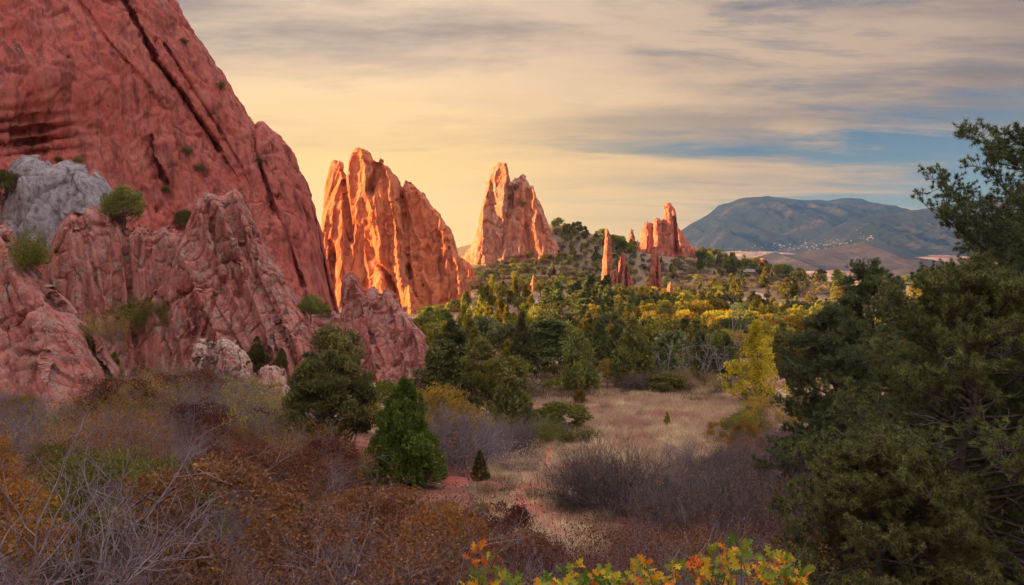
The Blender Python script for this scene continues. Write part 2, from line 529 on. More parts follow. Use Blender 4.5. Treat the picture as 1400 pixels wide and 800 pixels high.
def ground(X, Y):
    X = np.atleast_1d(np.asarray(X, float))
    Y = np.atleast_1d(np.asarray(Y, float))
    out = np.empty(len(X))
    for i in range(0, len(X), 20000):
        c = _gc(X[i:i + 20000], Y[i:i + 20000])
        r = np.sqrt(X[i:i + 20000] ** 2 + Y[i:i + 20000] ** 2) + 12.0
        k = _phi(((c[:, None] - _C[None]) ** 2).sum(-1))
        out[i:i + 20000] = (k @ _W[:_n] + _W[_n] + c @ _W[_n + 1:]) * r
    P = np.stack([X, Y, np.zeros_like(X)], axis=1)
    near = np.clip(np.hypot(X, Y) / 60, 0.1, 1)
    out += near * (0.35 * fbm(P / 7.0, 3, 3) + 0.08 * fbm(P / 1.4, 2, 9))
    far = np.clip((Y - 700) / 1500, 0, 1)
    out += far * (16 * fbm(P / 420.0, 5, 21, ridged=True) + 9 * fbm(P / 130.0, 3, 31))
    return out


def gz(x, y):
    return float(ground([x], [y])[0])


_RY = 4.0 * (1.0115 ** np.arange(600))
_RX = np.arange(-400.0, 1801.0, 5.0)
_RG = ground(((_RX[:, None] - CX) / F * _RY[None]).ravel(), np.repeat(_RY[None], len(_RX), 0).ravel()).reshape(len(_RX), -1)


def on_ground(px, py):
    """where the sight line through a photo point meets the ground"""
    f = min(max((px - _RX[0]) / 5.0, 0), len(_RX) - 1.001)
    i = int(f)
    g = _RG[i] * (i + 1 - f) + _RG[i + 1] * (f - i)
    w = (HY - py) / F * _RY - g
    below = w < 0
    if not below.any():
        return None
    k = int(np.argmax(below))
    Y = _RY[k]
    if k:
        t = w[k - 1] / (w[k - 1] - w[k])
        Y = _RY[k - 1] + (_RY[k] - _RY[k - 1]) * t
        gg = g[k - 1] + (g[k] - g[k - 1]) * t
    else:
        gg = g[0]
    return float((px - CX) / F * Y), float(Y), float(gg)


def build_ground():
    v = np.linspace(math.log(6.0), math.log(8900 + 6.0), 520)
    Yr = np.exp(v) - 6.0
    Yr = np.concatenate([[-60, -35, -20, -10, -5, -2], Yr])
    a = np.concatenate([np.linspace(-3.0, -1.0, 30)[:-1], np.linspace(-1.0, 1.0, 300), np.linspace(1.0, 3.0, 30)[1:]])
    A, Yg = np.meshgrid(a, Yr)
    X = 8800 * np.tanh(A * (np.abs(Yg) + 22.0) / 8800)
    Z = ground(X.ravel(), Yg.ravel())
    V = np.stack([X.ravel(), Yg.ravel(), Z], axis=1)
    ny, nx = A.shape
    i, j = np.meshgrid(np.arange(ny - 1), np.arange(nx - 1), indexing='ij')
    k = (i * nx + j).ravel()
    Fa = np.stack([k, k + 1, k + nx + 1, k + nx], axis=1)
    m = bpy.data.materials.new('dry_valley_ground')
    m.use_nodes = True
    T = NT(m.node_tree)
    g = T.n('ShaderNodeNewGeometry').outputs['Position']
    n1 = T.noise(g, 0.10, 6.0, 0.6)
    n2 = T.noise(g, 0.9, 6.0, 0.65)
    n3 = T.noise(T.mapping(g, (1, 0.35, 1)), 0.006, 7.0, 0.62, 0.6)
    c = T.ramp(n1, [(0.36, (0.30, 0.115, 0.08)), (0.50, (0.38, 0.22, 0.14)), (0.64, (0.44, 0.31, 0.19))])
    c = T.mix(T.ramp(n2, [(0.38, 0.6), (0.6, 0.0)]), c, (0.13, 0.085, 0.055))
    sc = T.ramp(n2, [(0.35, (0.085, 0.065, 0.04)), (0.65, (0.22, 0.155, 0.095))])
    yy0 = T.n('ShaderNodeSeparateXYZ', {0: g}).outputs[1]
    c = T.mix(T.ramp(T.math('MULTIPLY', yy0, 0.001), [(0.11, 0.0), (0.15, 0.75), (0.26, 0.55), (0.285, 0.1), (0.31, 0.1), (0.34, 0.85)]), c, sc)
    farc = T.ramp(n3, [(0.34, (0.075, 0.06, 0.045)), (0.45, (0.20, 0.11, 0.085)), (0.54, (0.26, 0.15, 0.11)), (0.60, (0.42, 0.31, 0.19)), (0.72, (0.30, 0.18, 0.12))])
    yy = T.n('ShaderNodeSeparateXYZ', {0: g}).outputs[1]
    soil = T.ramp(n2, [(0.3, (0.10, 0.045, 0.035)), (0.7, (0.25, 0.085, 0.06))])
    c = T.mix(T.ramp(T.math('ADD', T.math('MULTIPLY', yy, 0.01), T.math('MULTIPLY', n1, 0.25)), [(0.56, 0.9), (0.74, 0.0)]), c, soil)
    c = T.mix(T.ramp(T.math('MULTIPLY', yy, 0.001), [(0.5, 0.0), (0.9, 1.0)]), c, farc)
    p = T.n('ShaderNodeBsdfPrincipled', {'Base Color': c, 'Roughness': 0.95, 'Specular IOR Level': 0.1})
    b = T.n('ShaderNodeBump', {'Strength': 0.7, 'Distance': 0.12, 'Height': n2})
    T.t.links.new(b.outputs[0], p.inputs['Normal'])
    out = T.n('ShaderNodeOutputMaterial')
    T.t.links.new(p.outputs[0], out.inputs[0])
    structure(obj('ground', mesh('ground', [(V, Fa, m, None)])))


build_ground()


def ribbon(name, pts, widths, mat, lift=0.03, wob=0.35):
    """a trail draped on the ground through photo points"""
    P = np.array([on_ground(a, b)[:2] for a, b in pts])
    t = np.concatenate([[0], np.cumsum(np.hypot(*np.diff(P, axis=0).T))])
    n = int(t[-1] / 0.4) + 2
    s = np.linspace(0, t[-1], n)
    C = np.stack([np.interp(s, t, P[:, 0]), np.interp(s, t, P[:, 1])], axis=1)
    for _ in range(8):
        C[1:-1] = (C[:-2] + 2 * C[1:-1] + C[2:]) / 4
    w = np.interp(s, t, widths)
    d = unit(np.gradient(C, axis=0))
    nn = np.stack([-d[:, 1], d[:, 0]], axis=1)
    k = 9
    q = np.linspace(-0.5, 0.5, k)
    e = 1 + wob * fbm(np.stack([s / 1.6, s * 0, s * 0], axis=1), 3, 77)
    e2 = 1 + wob * fbm(np.stack([s / 1.6, s * 0 + 9, s * 0], axis=1), 3, 78)
    off = np.where(q[None] < 0, q[None] * (w * e)[:, None], q[None] * (w * e2)[:, None])
    XY = C[:, None] + nn[:, None] * off[..., None]
    X, Y = XY[..., 0].ravel(), XY[..., 1].ravel()
    Z = ground(X, Y) + lift - 0.10 * (np.abs(np.tile(q, n)) * 2) ** 4
    i, j = np.meshgrid(np.arange(n - 1), np.arange(k - 1), indexing='ij')
    a = (i * k + j).ravel()
    structure(obj(name, mesh(name, [(np.stack([X, Y, Z], axis=1), np.stack([a, a + 1, a + k + 1, a + k], axis=1), mat, None)])))


M['dirt'] = plain_mat('red_trail_dirt', (0.25, 0.062, 0.046), (0.38, 0.11, 0.08), 2.5, bump=0.5)
M['palepath'] = plain_mat('pale_gravel_path', (0.34, 0.22, 0.17), (0.44, 0.31, 0.25), 0.8)
ribbon('path', [(780, 745), (750, 715), (735, 692), (722, 668), (745, 640), (752, 610)], [0.5, 0.9, 1.8, 2.0, 0.8, 0.4], M['dirt'], 0.05)
ribbon('path', [(590, 652), (620, 655), (660, 662), (690, 670)], [1.0, 1.7, 1.7, 0.8], M['dirt'], 0.10)
ribbon('path', [(1035, 414), (1044, 408), (1040, 403), (1030, 400)], [5, 5, 4, 3], M['palepath'], 0.25)
ribbon('path', [(720, 420), (745, 412), (770, 410)], [3, 6, 4], M['palepath'], 0.25)


# ------------------------------------------------------------------ rocks
def remesh(V, Fa, vox):
    me = mesh('tmp', [(V, Fa, None, None)])
    o = obj('tmp', me)
    md = o.modifiers.new('r', 'REMESH')
    md.mode = 'VOXEL'
    md.voxel_size = vox
    dg = bpy.context.evaluated_depsgraph_get()
    ev = o.evaluated_get(dg)
    em = ev.to_mesh()
    P = np.empty(len(em.vertices) * 3)
    em.vertices.foreach_get('co', P)
    N = np.empty(len(em.vertices) * 3)
    em.vertex_normals.foreach_get('vector', N)
    L = np.empty(len(em.loops), dtype=np.int32)
    em.loops.foreach_get('vertex_index', L)
    n4 = len(em.polygons)
    ev.to_mesh_clear()
    bpy.data.objects.remove(o)
    bpy.data.meshes.remove(me)
    return P.reshape(-1, 3), N.reshape(-1, 3), L.reshape(n4, 4)


def normals(V, Fa):
    n = np.cross(V[Fa[:, 2]] - V[Fa[:, 0]], V[Fa[:, 3]] - V[Fa[:, 1]])
    N = np.zeros_like(V)
    for k in range(4):
        np.add.at(N, Fa[:, k], n)
    return unit(N)


def facets(P, N, Q, seed, k, jit):
    """flatten the surface inside each joint block towards a plane of its own"""
    F1, F2, rid = worley(Q, seed)
    u, inv = np.unique(rid, return_inverse=True)
    n = len(u)
    w = np.bincount(inv, minlength=n).astype(float)
    c = np.stack([np.bincount(inv, P[:, i], n) for i in range(3)], axis=1) / w[:, None]
    m = np.stack([np.bincount(inv, N[:, i], n) for i in range(3)], axis=1) / w[:, None]
    coh = np.linalg.norm(m, axis=1)
    r = np.random.default_rng(seed)
    m = unit(unit(m) + jit * r.normal(size=m.shape))
    off = ((P - c[inv]) * m[inv]).sum(1)
    kk = k * np.clip((coh[inv] - 0.45) / 0.35, 0, 1)
    return P - (off * kk)[:, None] * m[inv], F2 - F1, rid


def poly_dist(px, py, line):
    """distance (px) to a polyline and side (+ right of it)"""
    best = np.full(px.shape, 1e9)
    side = np.zeros(px.shape)
    for (x0, y0), (x1, y1) in zip(line[:-1], line[1:]):
        dx, dy = x1 - x0, y1 - y0
        t = np.clip(((px - x0) * dx + (py - y0) * dy) / (dx * dx + dy * dy), 0, 1)
        d = np.hypot(px - x0 - t * dx, py - y0 - t * dy)
        s = np.sign(dy * (px - x0) - dx * (py - y0))
        side = np.where(d < best, s, side)
        best = np.minimum(best, d)
    return best, side


def rock(name, label, cat, top, base, wedges, thick, mat, vox=None, rr=3.0, rs=6.0, cracks=(), extra=None, depth=None,
         us=None, rows=160, cell=(2, 2, 4), tilt=0.0, block=0.3, crack=0.25, fine=0.15, seed=0, jag=0.0, wig=0.0, group=None, pits=0.0, flute=0.0, slab=0.0, facet=(0.6, 0.35, 0.15), smooth=True):
    """a rock standing at its own distance: skyline traced along the photo columns, front faces from leaning wedges
    (ridge line top, ridge line foot, distance, fall to the left, fall to the right, lean), a back, then broken up by joints"""
    tp = np.array(top, float)
    x0, x1 = tp[0, 0], tp[-1, 0]
    if us is None:
        us = np.linspace(x0, x1, max(24, int((x1 - x0) * 1.5)))
    tt = np.interp(us, tp[:, 0], tp[:, 1])
    if jag:
        tt = tt + jag * fbm(np.stack([us / 5.0, us * 0 + seed, us * 0], axis=1), 3, 40 + seed)
    bb = np.full_like(us, base) if isinstance(base, (int, float)) else np.interp(us, [q[0] for q in base], [q[1] for q in base])
    v = np.linspace(0, 1, rows) ** 0.9
    py = bb[None] + (tt - bb)[None] * v[:, None]
    px = np.repeat(us[None], rows, 0)
    e = np.maximum(py - tt[None], 0)
    Yf = np.full(px.shape, 1e9)
    for (xt, yt, xb, yb, Y0, fl, fr, lean) in wedges:
        k = (py - yt) / (yb - yt)
        xr = xt + (xb - xt) * k
        if wig:
            xr = xr + wig * fbm(np.stack([py.ravel() / 22.0, np.full(py.size, xt), np.zeros(py.size)], axis=1), 3, 50 + seed).reshape(py.shape)
        d = px - xr
        Yf = np.minimum(Yf, Y0 + np.where(d < 0, -d * fl, d * fr) + lean * (yb - py))
    if depth is not None:
        Yf = depth(px, py)
    for line, w, dep, step in cracks:
        d, s = poly_dist(px, py, line)
        Yf = Yf + dep * np.exp(-(d / w) ** 2) + step * np.exp(-d / (w * 6)) * (s > 0)
    if extra is not None:
        Yf = extra(px, py, Yf)
    Yf = Yf + rr * np.exp(-e / rs)
    edge = np.minimum(px - x0, x1 - px)
    Yf = Yf + 0.5 * rr * np.exp(-np.maximum(edge, 0) / rs)
    Ym = float(np.median(Yf))
    Yb = Yf + 0.15 * thick + 0.6 * thick * (1 - np.exp(-e / (rs * 5))) if depth is not None else np.maximum(Yf + 0.15 * thick, Ym + thick * (1 - 0.75 * np.exp(-e / (rs * 5))))
    Fp = np.stack([(px - CX) / F * Yf, Yf, (HY - py) / F * Yf], axis=-1).reshape(-1, 3)
    Bp = np.stack([(px - CX) / F * Yf, Yb, (HY - py) / F * Yf], axis=-1).reshape(-1, 3)
    nv, nu = px.shape
    i, j = np.meshgrid(np.arange(nv - 1), np.arange(nu - 1), indexing='ij')
    a = (i * nu + j).ravel()
    q = np.stack([a, a + 1, a + nu + 1, a + nu], axis=1)
    o = nv * nu
    bnd = []
    top_i = (nv - 1) * nu + np.arange(nu - 1)
    bnd.append(np.stack([top_i, top_i + 1, top_i + 1 + o, top_i + o], axis=1))
    bt = np.arange(nu - 1)
    bnd.append(np.stack([bt + 1, bt, bt + o, bt + 1 + o], axis=1))
    lf = np.arange(nv - 1) * nu
    bnd.append(np.stack([lf, lf + nu, lf + nu + o, lf + o], axis=1))
    rt = lf + nu - 1
    bnd.append(np.stack([rt + nu, rt, rt + o, rt + nu + o], axis=1))
    V = np.concatenate([Fp, Bp])
    Fa = np.concatenate([q, q[:, ::-1] + o] + bnd)
    if vox:
        P, N, Fa = remesh(V, Fa, vox)
    else:
        P, N = V, normals(V, Fa)
    ca, sa = math.cos(tilt), math.sin(tilt)
    Q = np.stack([P[:, 0] * ca + P[:, 2] * sa, P[:, 1], -P[:, 0] * sa + P[:, 2] * ca], axis=1) / np.array(cell)
    Q = Q + 0.16 * np.stack([fbm(Q * 0.9, 2, 5 + seed), fbm(Q * 0.9, 2, 6 + seed), fbm(Q * 0.9, 2, 7 + seed)], axis=1)
    P, g1, rid = facets(P, N, Q, 100 + seed, facet[0], 0.16)
    P, g2, rid2 = facets(P, N, Q * 2.3 + 4, 200 + seed, facet[1], 0.22)
    P, g3, rid3 = facets(P, N, Q * 5.1 + 9, 250 + seed, facet[2], 0.25)
    s = float(np.mean(cell))
    d = 0.5 * block * (rid - 0.5) * 2 - crack * np.exp(-(g1 / 0.06) ** 2)
    d += 0.28 * block * (rid2 - 0.5) * 2 - 0.40 * crack * np.exp(-(g2 / 0.08) ** 2)
    d += 0.10 * block * (rid3 - 0.5) * 2 - 0.12 * crack * np.exp(-(g3 / 0.12) ** 2)
    d += 0.5 * fine * fbm(Q * 3.0, 5, 300 + seed, 0.68) + 0.4 * fine * fbm(P / (s * 1.8), 2, 320 + seed)
    if slab:
        qn = Q * np.array([1.1, 1.1, 0.13])
        n1 = fbm(qn + 31, 3, 360 + seed, 0.45)
        n2 = fbm(qn * 2.3 + 57, 3, 370 + seed, 0.45)
        n3 = fbm(qn * 5.0 + 91, 2, 380 + seed, 0.45)
        d += slab * (0.5 * np.tanh((n1 - 0.12) / 0.03) + 0.4 * np.tanh((n1 + 0.16) / 0.03) + 0.28 * np.tanh((n2 - 0.08) / 0.04))
        d -= slab * (1.1 * np.exp(-(n1 / 0.035) ** 2) + 0.7 * np.exp(-((n2 - 0.2) / 0.05) ** 2) + 0.28 * np.exp(-(n3 / 0.09) ** 2))
    if flute:
        d += flute * fbm(Q * np.array([1.6, 1.6, 0.16]), 3, 340 + seed, ridged=True)
    if pits:
        PP = P * np.array([1, 0.25, 1])
        h1, _, rp = worley(PP / (pits * 7), 400 + seed)
        h1b, _, rp2 = worley(PP / (pits * 3.4), 420 + seed)
        mask = vnoise(P / (pits * 40), 440 + seed) > 0.12
        d -= mask * (pits * 2.2 * (rp > 0.6) * np.clip(1 - h1 / 0.17, 0, 1) ** 0.5 + pits * 1.2 * (rp2 > 0.7) * np.clip(1 - h1b / 0.2, 0, 1) ** 0.5)
    P = P + N * d[:, None]
    ob = obj(name, mesh(name, [(P, Fa, mat, None)], smooth))
    return tag(ob, label, cat, group)


def slabs(x0, x1, y0, y1, n, tilt, Y0, seed, lean=0.02, toward=0.010, fall=(0.06, 0.17), jit=0.55, fallr=None):
    """a pack of narrow leaning slabs: ridge lines spread over a patch of the rock, lower ones standing nearer"""
    g = np.random.default_rng(seed)
    out = []
    for i in range(n):
        x = x0 + (x1 - x0) * (i * 0.618034 % 1.0) + g.normal() * 3
        y = y0 + (y1 - y0) * g.random()
        t = tilt + g.normal() * 0.08
        L = 120.0
        out.append((x - t * 20, y - 20, x + t * L, y + L, Y0 - toward * (y + L - y0) + g.uniform(-jit, jit), g.uniform(*fall), g.uniform(*(fallr or fall)), lean * g.uniform(0.7, 1.3)))
    return out


# --- the great cliff on the left
CL_PX = [-38000, -9000, -1900, -1200, -583, -300, 0, 200, 330, 420, 460]  # leftmost columns: unseen wing of the cliff, added to shade the foreground
CL_Y = [2, 8, 34, 44, 60, 76, 94, 114, 128, 138, 143]


def cliff_depth(px, py):
    Y = np.interp(px, CL_PX, CL_Y) + 0.05 * np.clip(420 - py, -250, 2000) * np.clip(np.interp(px, CL_PX, CL_Y) / 120, 0.15, 1.2) * np.clip((px + 1900) / 1500, 0, 1)
    # a broad bulge and a shallow scooped hollow low on the left
    Y = Y + 5.0 * np.exp(-(((px - 20) / 60) ** 2 + ((py - 195) / 42) ** 2)) - 3.0 * np.exp(-(((px - 120) / 110) ** 2 + ((py - 90) / 80) ** 2))
    hol = np.exp(-(((px - 25) / 70) ** 2 + ((py - 190) / 34) ** 2))
    Y = Y + hol * 0.9 * np.sin((py + 0.12 * px) / 2.6)
    # the flake standing off the face
    ins = (np.clip((px - 207 - (py - 190) * 0.30) / 2.0, 0, 1) * np.clip((248 - px) / 40.0, 0, 1) * np.clip((py - 186) / 8, 0, 1) * np.clip((256 - py) / 14, 0, 1))
    return Y - 3.2 * ins


us = np.concatenate([np.linspace(-38000, -9000, 24)[:-1], np.linspace(-9000, -1900, 40)[:-1], np.linspace(-1900, -40, 90)[:-1], np.linspace(-40, 458, 330)])
rock('sandstone_cliff', 'huge smooth red sandstone cliff sloping down across the upper left', 'cliff',
     [(-38000, -12800), (-9000, -2900), (-1900, -640), (-1200, -1000), (-583, -800), (-300, -520), (0, -290), (100, -180), (180, -80), (235, 0), (250, 25), (262, 45), (280, 72), (300, 100), (318, 132), (332, 152), (344, 172), (350, 176),
      (353, 168), (358, 167), (364, 172), (372, 178), (381, 186), (394, 208), (406, 232), (416, 255), (425, 282), (431, 310), (437, 340), (446, 378), (455, 413), (458, 425)],
     [(-38000, 8500), (-9000, 2400), (-1900, 900), (-1000, 640), (500, 640)], [], 14, M['cliff'], rr=6, rs=9, depth=cliff_depth, us=us, rows=330, cell=(5, 5, 16), tilt=-0.55, block=0.16, crack=0.14, fine=0.32, seed=1, pits=0.55, slab=0.20, flute=0.35, facet=(0.25, 0.15, 0.1),
     cracks=[([(165, -20), (186, 30), (210, 70), (214, 84), (250, 130), (268, 158), (300, 205)], 3.2, 2.6, -1.6),
             ([(344, 176), (352, 215), (372, 275), (396, 335), (415, 390)], 2.6, 1.8, -1.0),
             ([(206, 186), (212, 210), (228, 250)], 2.0, 1.6, 0),
             ([(225, 60), (262, 120), (300, 178), (330, 230)], 2.5, 0.9, -0.5),
             ([(100, -10), (150, 60), (205, 120)], 3, 0.7, -0.3)])

# --- pale boulder and the jointed outcrops in front of it
rock('grey_boulder', 'big pale grey boulder perched above the red outcrops', 'boulder',
     [(-4, 320), (0, 292), (4, 262), (10, 236), (16, 221), (30, 213), (48, 211), (60, 217), (67, 229), (74, 224), (92, 220), (110, 224), (127, 233), (140, 247), (150, 262), (155, 278), (154, 300), (158, 330)],
     360, [(35, 212, 30, 320, 66, 0.05, 0.03, 0.016), (112, 222, 112, 320, 66.3, 0.035, 0.06, 0.02)], 6, M['grey'], 0.12, 3.0, 9, cell=(3.0, 3.0, 3.6), block=0.12, crack=0.14, fine=0.13, seed=3,
     cracks=[([(67, 229), (72, 260), (62, 300)], 2.5, 0.5, -0.1), ([(110, 224), (118, 262), (100, 300)], 2, 0.25, 0.1)])
rock('red_boulder', 'rounded smooth red rock shoulder at the left edge', 'rock',
     [(-160, 240), (-80, 268), (-20, 292), (0, 308), (10, 328), (22, 350), (40, 367), (58, 393), (72, 410), (86, 421), (100, 434), (112, 452), (120, 474), (131, 490), (143, 508), (150, 530), (156, 570)],
     640, [(-30, 292, 20, 600, 44.0, 0.01, 0.045, 0.02), (62, 452, 62, 510, 45.2, 0.10, 0.10, 0.03), (104, 440, 118, 560, 46.4, 0.06, 0.06, 0.02), (30, 400, 80, 560, 44.9, 0.05, 0.03, 0.02)],
     7, M['outcrop'], 0.10, 2.2, 10, cell=(4.0, 4.0, 5.5), tilt=0.4, block=0.2, crack=0.26, fine=0.14, seed=4, slab=0.06, facet=(0.3, 0.15, 0.05), smooth=False,
     cracks=[([(46, 470), (62, 452), (84, 470), (90, 500)], 2.0, 0.35, 0), ([(10, 330), (60, 420), (120, 520)], 2.5, 0.3, -0.1)])
rock('jointed_outcrop', 'dark red jointed outcrop below the pale boulder', 'rock',
     [(60, 400), (63, 358), (70, 330), (80, 308), (90, 294), (103, 292), (112, 300), (118, 284), (132, 282), (150, 287), (160, 296), (168, 312), (172, 322), (180, 313), (190, 309), (197, 316), (204, 318), (214, 314), (224, 311), (234, 318), (246, 324), (254, 338), (258, 400)],
     560, [(88, 293, 108, 500, 59.0, 0.07, 0.05, 0.02), (128, 285, 165, 490, 59.6, 0.09, 0.035, 0.02), (188, 309, 200, 480, 59.3, 0.09, 0.06, 0.018), (226, 312, 214, 470, 60.2, 0.08, 0.05, 0.016), (150, 350, 190, 520, 58.8, 0.08, 0.06, 0.02)] + slabs(66, 255, 290, 470, 24, 0.12, 60.2, 71, fall=(0.045, 0.13), jit=0.5),
     6, M['outcrop'], 0.10, 1.4, 5, cell=(3.2, 3.2, 6.4), tilt=0.12, block=0.16, crack=0.26, fine=0.12, seed=5, jag=3, wig=1.5, slab=0.06, facet=(0.3, 0.15, 0.05), smooth=False,
     cracks=[([(168, 312), (176, 380), (184, 470)], 3, 1.2, 0), ([(206, 318), (200, 360), (206, 420)], 3, 1.0, 0), ([(112, 300), (130, 380), (150, 470)], 3, 1.0, 0)])
rock('jagged_outcrop', 'tall jagged pink outcrop leaning against the cliff foot', 'rock',
     [(204, 500), (210, 462), (218, 430), (226, 400), (238, 352), (250, 322), (260, 290), (270, 268), (280, 262), (292, 268), (302, 268), (310, 262), (319, 256), (326, 264), (333, 280), (340, 298), (346, 318), (356, 326), (364, 346), (374, 360), (384, 378), (396, 402), (404, 416), (416, 440), (426, 472), (432, 520)],
     580, [(276, 262, 236, 500, 57.5, 0.10, 0.035, 0.022), (318, 258, 340, 470, 58.2, 0.06, 0.05, 0.022), (352, 325, 402, 500, 58.0, 0.09, 0.05, 0.02), (300, 380, 300, 540, 56.8, 0.07, 0.05, 0.022), (268, 330, 262, 500, 57.2, 0.09, 0.06, 0.02), (330, 380, 368, 520, 57.6, 0.09, 0.06, 0.02)] + slabs(212, 420, 270, 500, 30, 0.42, 59.2, 72, fall=(0.045, 0.13), jit=0.5),
     7, M['outcrop'], 0.10, 1.6, 5, cell=(3.2, 3.2, 8.5), tilt=-0.4, block=0.16, crack=0.26, fine=0.12, seed=6, jag=3, wig=1.5, slab=0.06, facet=(0.3, 0.15, 0.05), smooth=False,
     cracks=[([(292, 300), (300, 380), (280, 460)], 2.5, 0.9, 0), ([(346, 320), (352, 380), (390, 470)], 3, 1.1, 0), ([(245, 400), (270, 440), (262, 490)], 2.5, 0.9, 0)])
rock('lichen_rock', 'small split lichen covered rock among the shrubs', 'rock',
     [(260, 540), (262, 500), (265, 474), (273, 464), (284, 466), (290, 478), (296, 466), (305, 463), (316, 467), (326, 474), (335, 488), (342, 506), (348, 540)],
     590, [(274, 464, 272, 550, 52, 0.06, 0.10, 0.012), (304, 464, 308, 550, 51.8, 0.12, 0.05, 0.012), (330, 478, 336, 550, 52.2, 0.06, 0.08, 0.012)], 3, M['lichen'], 0.07, 0.8, 5, cell=(1.0, 1.0, 1.8), tilt=0.1, block=0.2, crack=0.22, fine=0.15, seed=7, jag=2)
rock('lichen_boulder', 'rounded lichen boulder right of the split rock', 'boulder',
     [(350, 560), (352, 520), (356, 504), (366, 498), (378, 499), (388, 508), (395, 524), (399, 560)],
     590, [(372, 498, 374, 560, 52.5, 0.05, 0.05, 0.012)], 2.5, M['lichen'], 0.07, 0.9, 7, cell=(1.2, 1.2, 1.4), block=0.12, crack=0.12, fine=0.16, seed=8)
rock('red_boulder', 'low dull red boulder half hidden by bare shrubs at left', 'boulder',
     [(160, 575), (166, 556), (180, 549), (198, 550), (208, 560), (214, 578)], 620, [(186, 549, 188, 600, 41, 0.05, 0.05, 0.012)], 2, M['lichen'], 0.08, 0.8, 7, cell=(1.2, 1.2, 1.4), block=0.12, crack=0.12, fine=0.16, seed=9)
rock('pinnacle_outcrop', 'pink twin pinnacle outcrop in front of the sunlit fin', 'rock',
     [(460, 500), (463, 455), (466, 415), (468, 390), (473, 376), (479, 372), (486, 378), (491, 392), (497, 408), (503, 398), (510, 393), (516, 396), (521, 406), (526, 399), (531, 392), (538, 401), (546, 414), (556, 430), (566, 446), (574, 452), (580, 462), (582, 478), (576, 500), (584, 520), (588, 560)],
     590, [(479, 372, 484, 540, 78.5, 0.16, 0.06, 0.035), (531, 393, 566, 540, 79.5, 0.13, 0.08, 0.035), (510, 394, 512, 500, 81.5, 0.14, 0.1, 0.03), (500, 440, 520, 550, 77.8, 0.10, 0.07, 0.035), (470, 420, 470, 540, 79, 0.1, 0.1, 0.03)] + slabs(464, 582, 390, 510, 22, 0.22, 80.6, 73, 0.035, 0.014, (0.10, 0.24), 0.8),
     8, M['outcrop'], 0.14, 2.0, 4, cell=(3.2, 3.2, 7.5), tilt=-0.2, block=0.16, crack=0.30, fine=0.22, seed=10, jag=2, wig=1.5, slab=0.10, facet=(0.3, 0.15, 0.05), smooth=False,
     cracks=[([(497, 408), (500, 440), (524, 500)], 2.5, 1.3, 0), ([(521, 404), (512, 440), (508, 470)], 2.5, 1.2, 0)])
rock('low_outcrop', 'low pink slab left of the twin pinnacle outcrop', 'rock',
     [(392, 500), (400, 452), (412, 436), (430, 431), (446, 428), (458, 425), (468, 432), (474, 500)], 560,
     [(420, 432, 415, 520, 88, 0.08, 0.04, 0.03), (458, 425, 456, 520, 88.6, 0.08, 0.06, 0.03)], 5, M['outcrop'], 0.16, 1.8, 5, cell=(2.2, 2.2, 3.5), tilt=-0.3, block=0.3, crack=0.25, fine=0.3, seed=11)

# --- the tall fins in the valley
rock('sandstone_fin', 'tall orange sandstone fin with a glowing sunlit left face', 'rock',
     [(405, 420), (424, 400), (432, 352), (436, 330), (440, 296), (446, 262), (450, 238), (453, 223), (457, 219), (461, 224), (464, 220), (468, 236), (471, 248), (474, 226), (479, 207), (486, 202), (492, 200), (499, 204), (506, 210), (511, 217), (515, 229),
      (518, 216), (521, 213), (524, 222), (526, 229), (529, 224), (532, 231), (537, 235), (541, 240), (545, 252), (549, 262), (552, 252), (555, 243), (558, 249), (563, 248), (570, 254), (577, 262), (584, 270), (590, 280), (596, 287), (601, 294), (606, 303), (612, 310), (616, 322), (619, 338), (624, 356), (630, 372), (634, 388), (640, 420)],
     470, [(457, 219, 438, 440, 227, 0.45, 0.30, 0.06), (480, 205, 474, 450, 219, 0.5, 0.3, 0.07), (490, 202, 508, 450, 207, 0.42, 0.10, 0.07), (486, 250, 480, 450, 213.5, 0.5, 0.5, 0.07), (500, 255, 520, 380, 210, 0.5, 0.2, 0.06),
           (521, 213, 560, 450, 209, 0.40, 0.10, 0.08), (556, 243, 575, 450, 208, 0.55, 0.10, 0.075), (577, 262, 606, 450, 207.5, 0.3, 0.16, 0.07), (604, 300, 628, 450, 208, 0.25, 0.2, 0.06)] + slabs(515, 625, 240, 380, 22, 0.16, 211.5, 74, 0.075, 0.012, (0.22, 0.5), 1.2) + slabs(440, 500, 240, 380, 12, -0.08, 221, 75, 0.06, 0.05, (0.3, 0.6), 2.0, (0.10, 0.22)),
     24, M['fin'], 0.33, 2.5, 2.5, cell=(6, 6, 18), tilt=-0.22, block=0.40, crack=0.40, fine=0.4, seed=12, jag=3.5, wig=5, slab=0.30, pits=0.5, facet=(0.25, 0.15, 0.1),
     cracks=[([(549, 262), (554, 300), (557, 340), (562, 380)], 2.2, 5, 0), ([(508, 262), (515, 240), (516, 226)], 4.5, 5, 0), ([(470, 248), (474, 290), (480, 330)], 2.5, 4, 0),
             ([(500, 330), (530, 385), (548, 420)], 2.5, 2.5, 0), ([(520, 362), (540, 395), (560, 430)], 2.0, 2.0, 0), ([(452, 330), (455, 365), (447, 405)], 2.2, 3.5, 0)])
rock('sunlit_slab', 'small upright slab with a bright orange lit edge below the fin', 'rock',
     [(544, 445), (551, 415), (554, 396), (558, 390), (563, 392), (567, 402), (573, 408), (580, 420), (588, 450)], 470, [(559, 391, 562, 460, 199, 0.5, 0.15, 0.03), (574, 410, 576, 460, 200, 0.4, 0.2, 0.03)], 3, M['fin'], 0.22, 1.8, 3, cell=(2, 2, 5), tilt=-0.2, block=0.4, crack=0.3, fine=0.3, seed=13, jag=2)
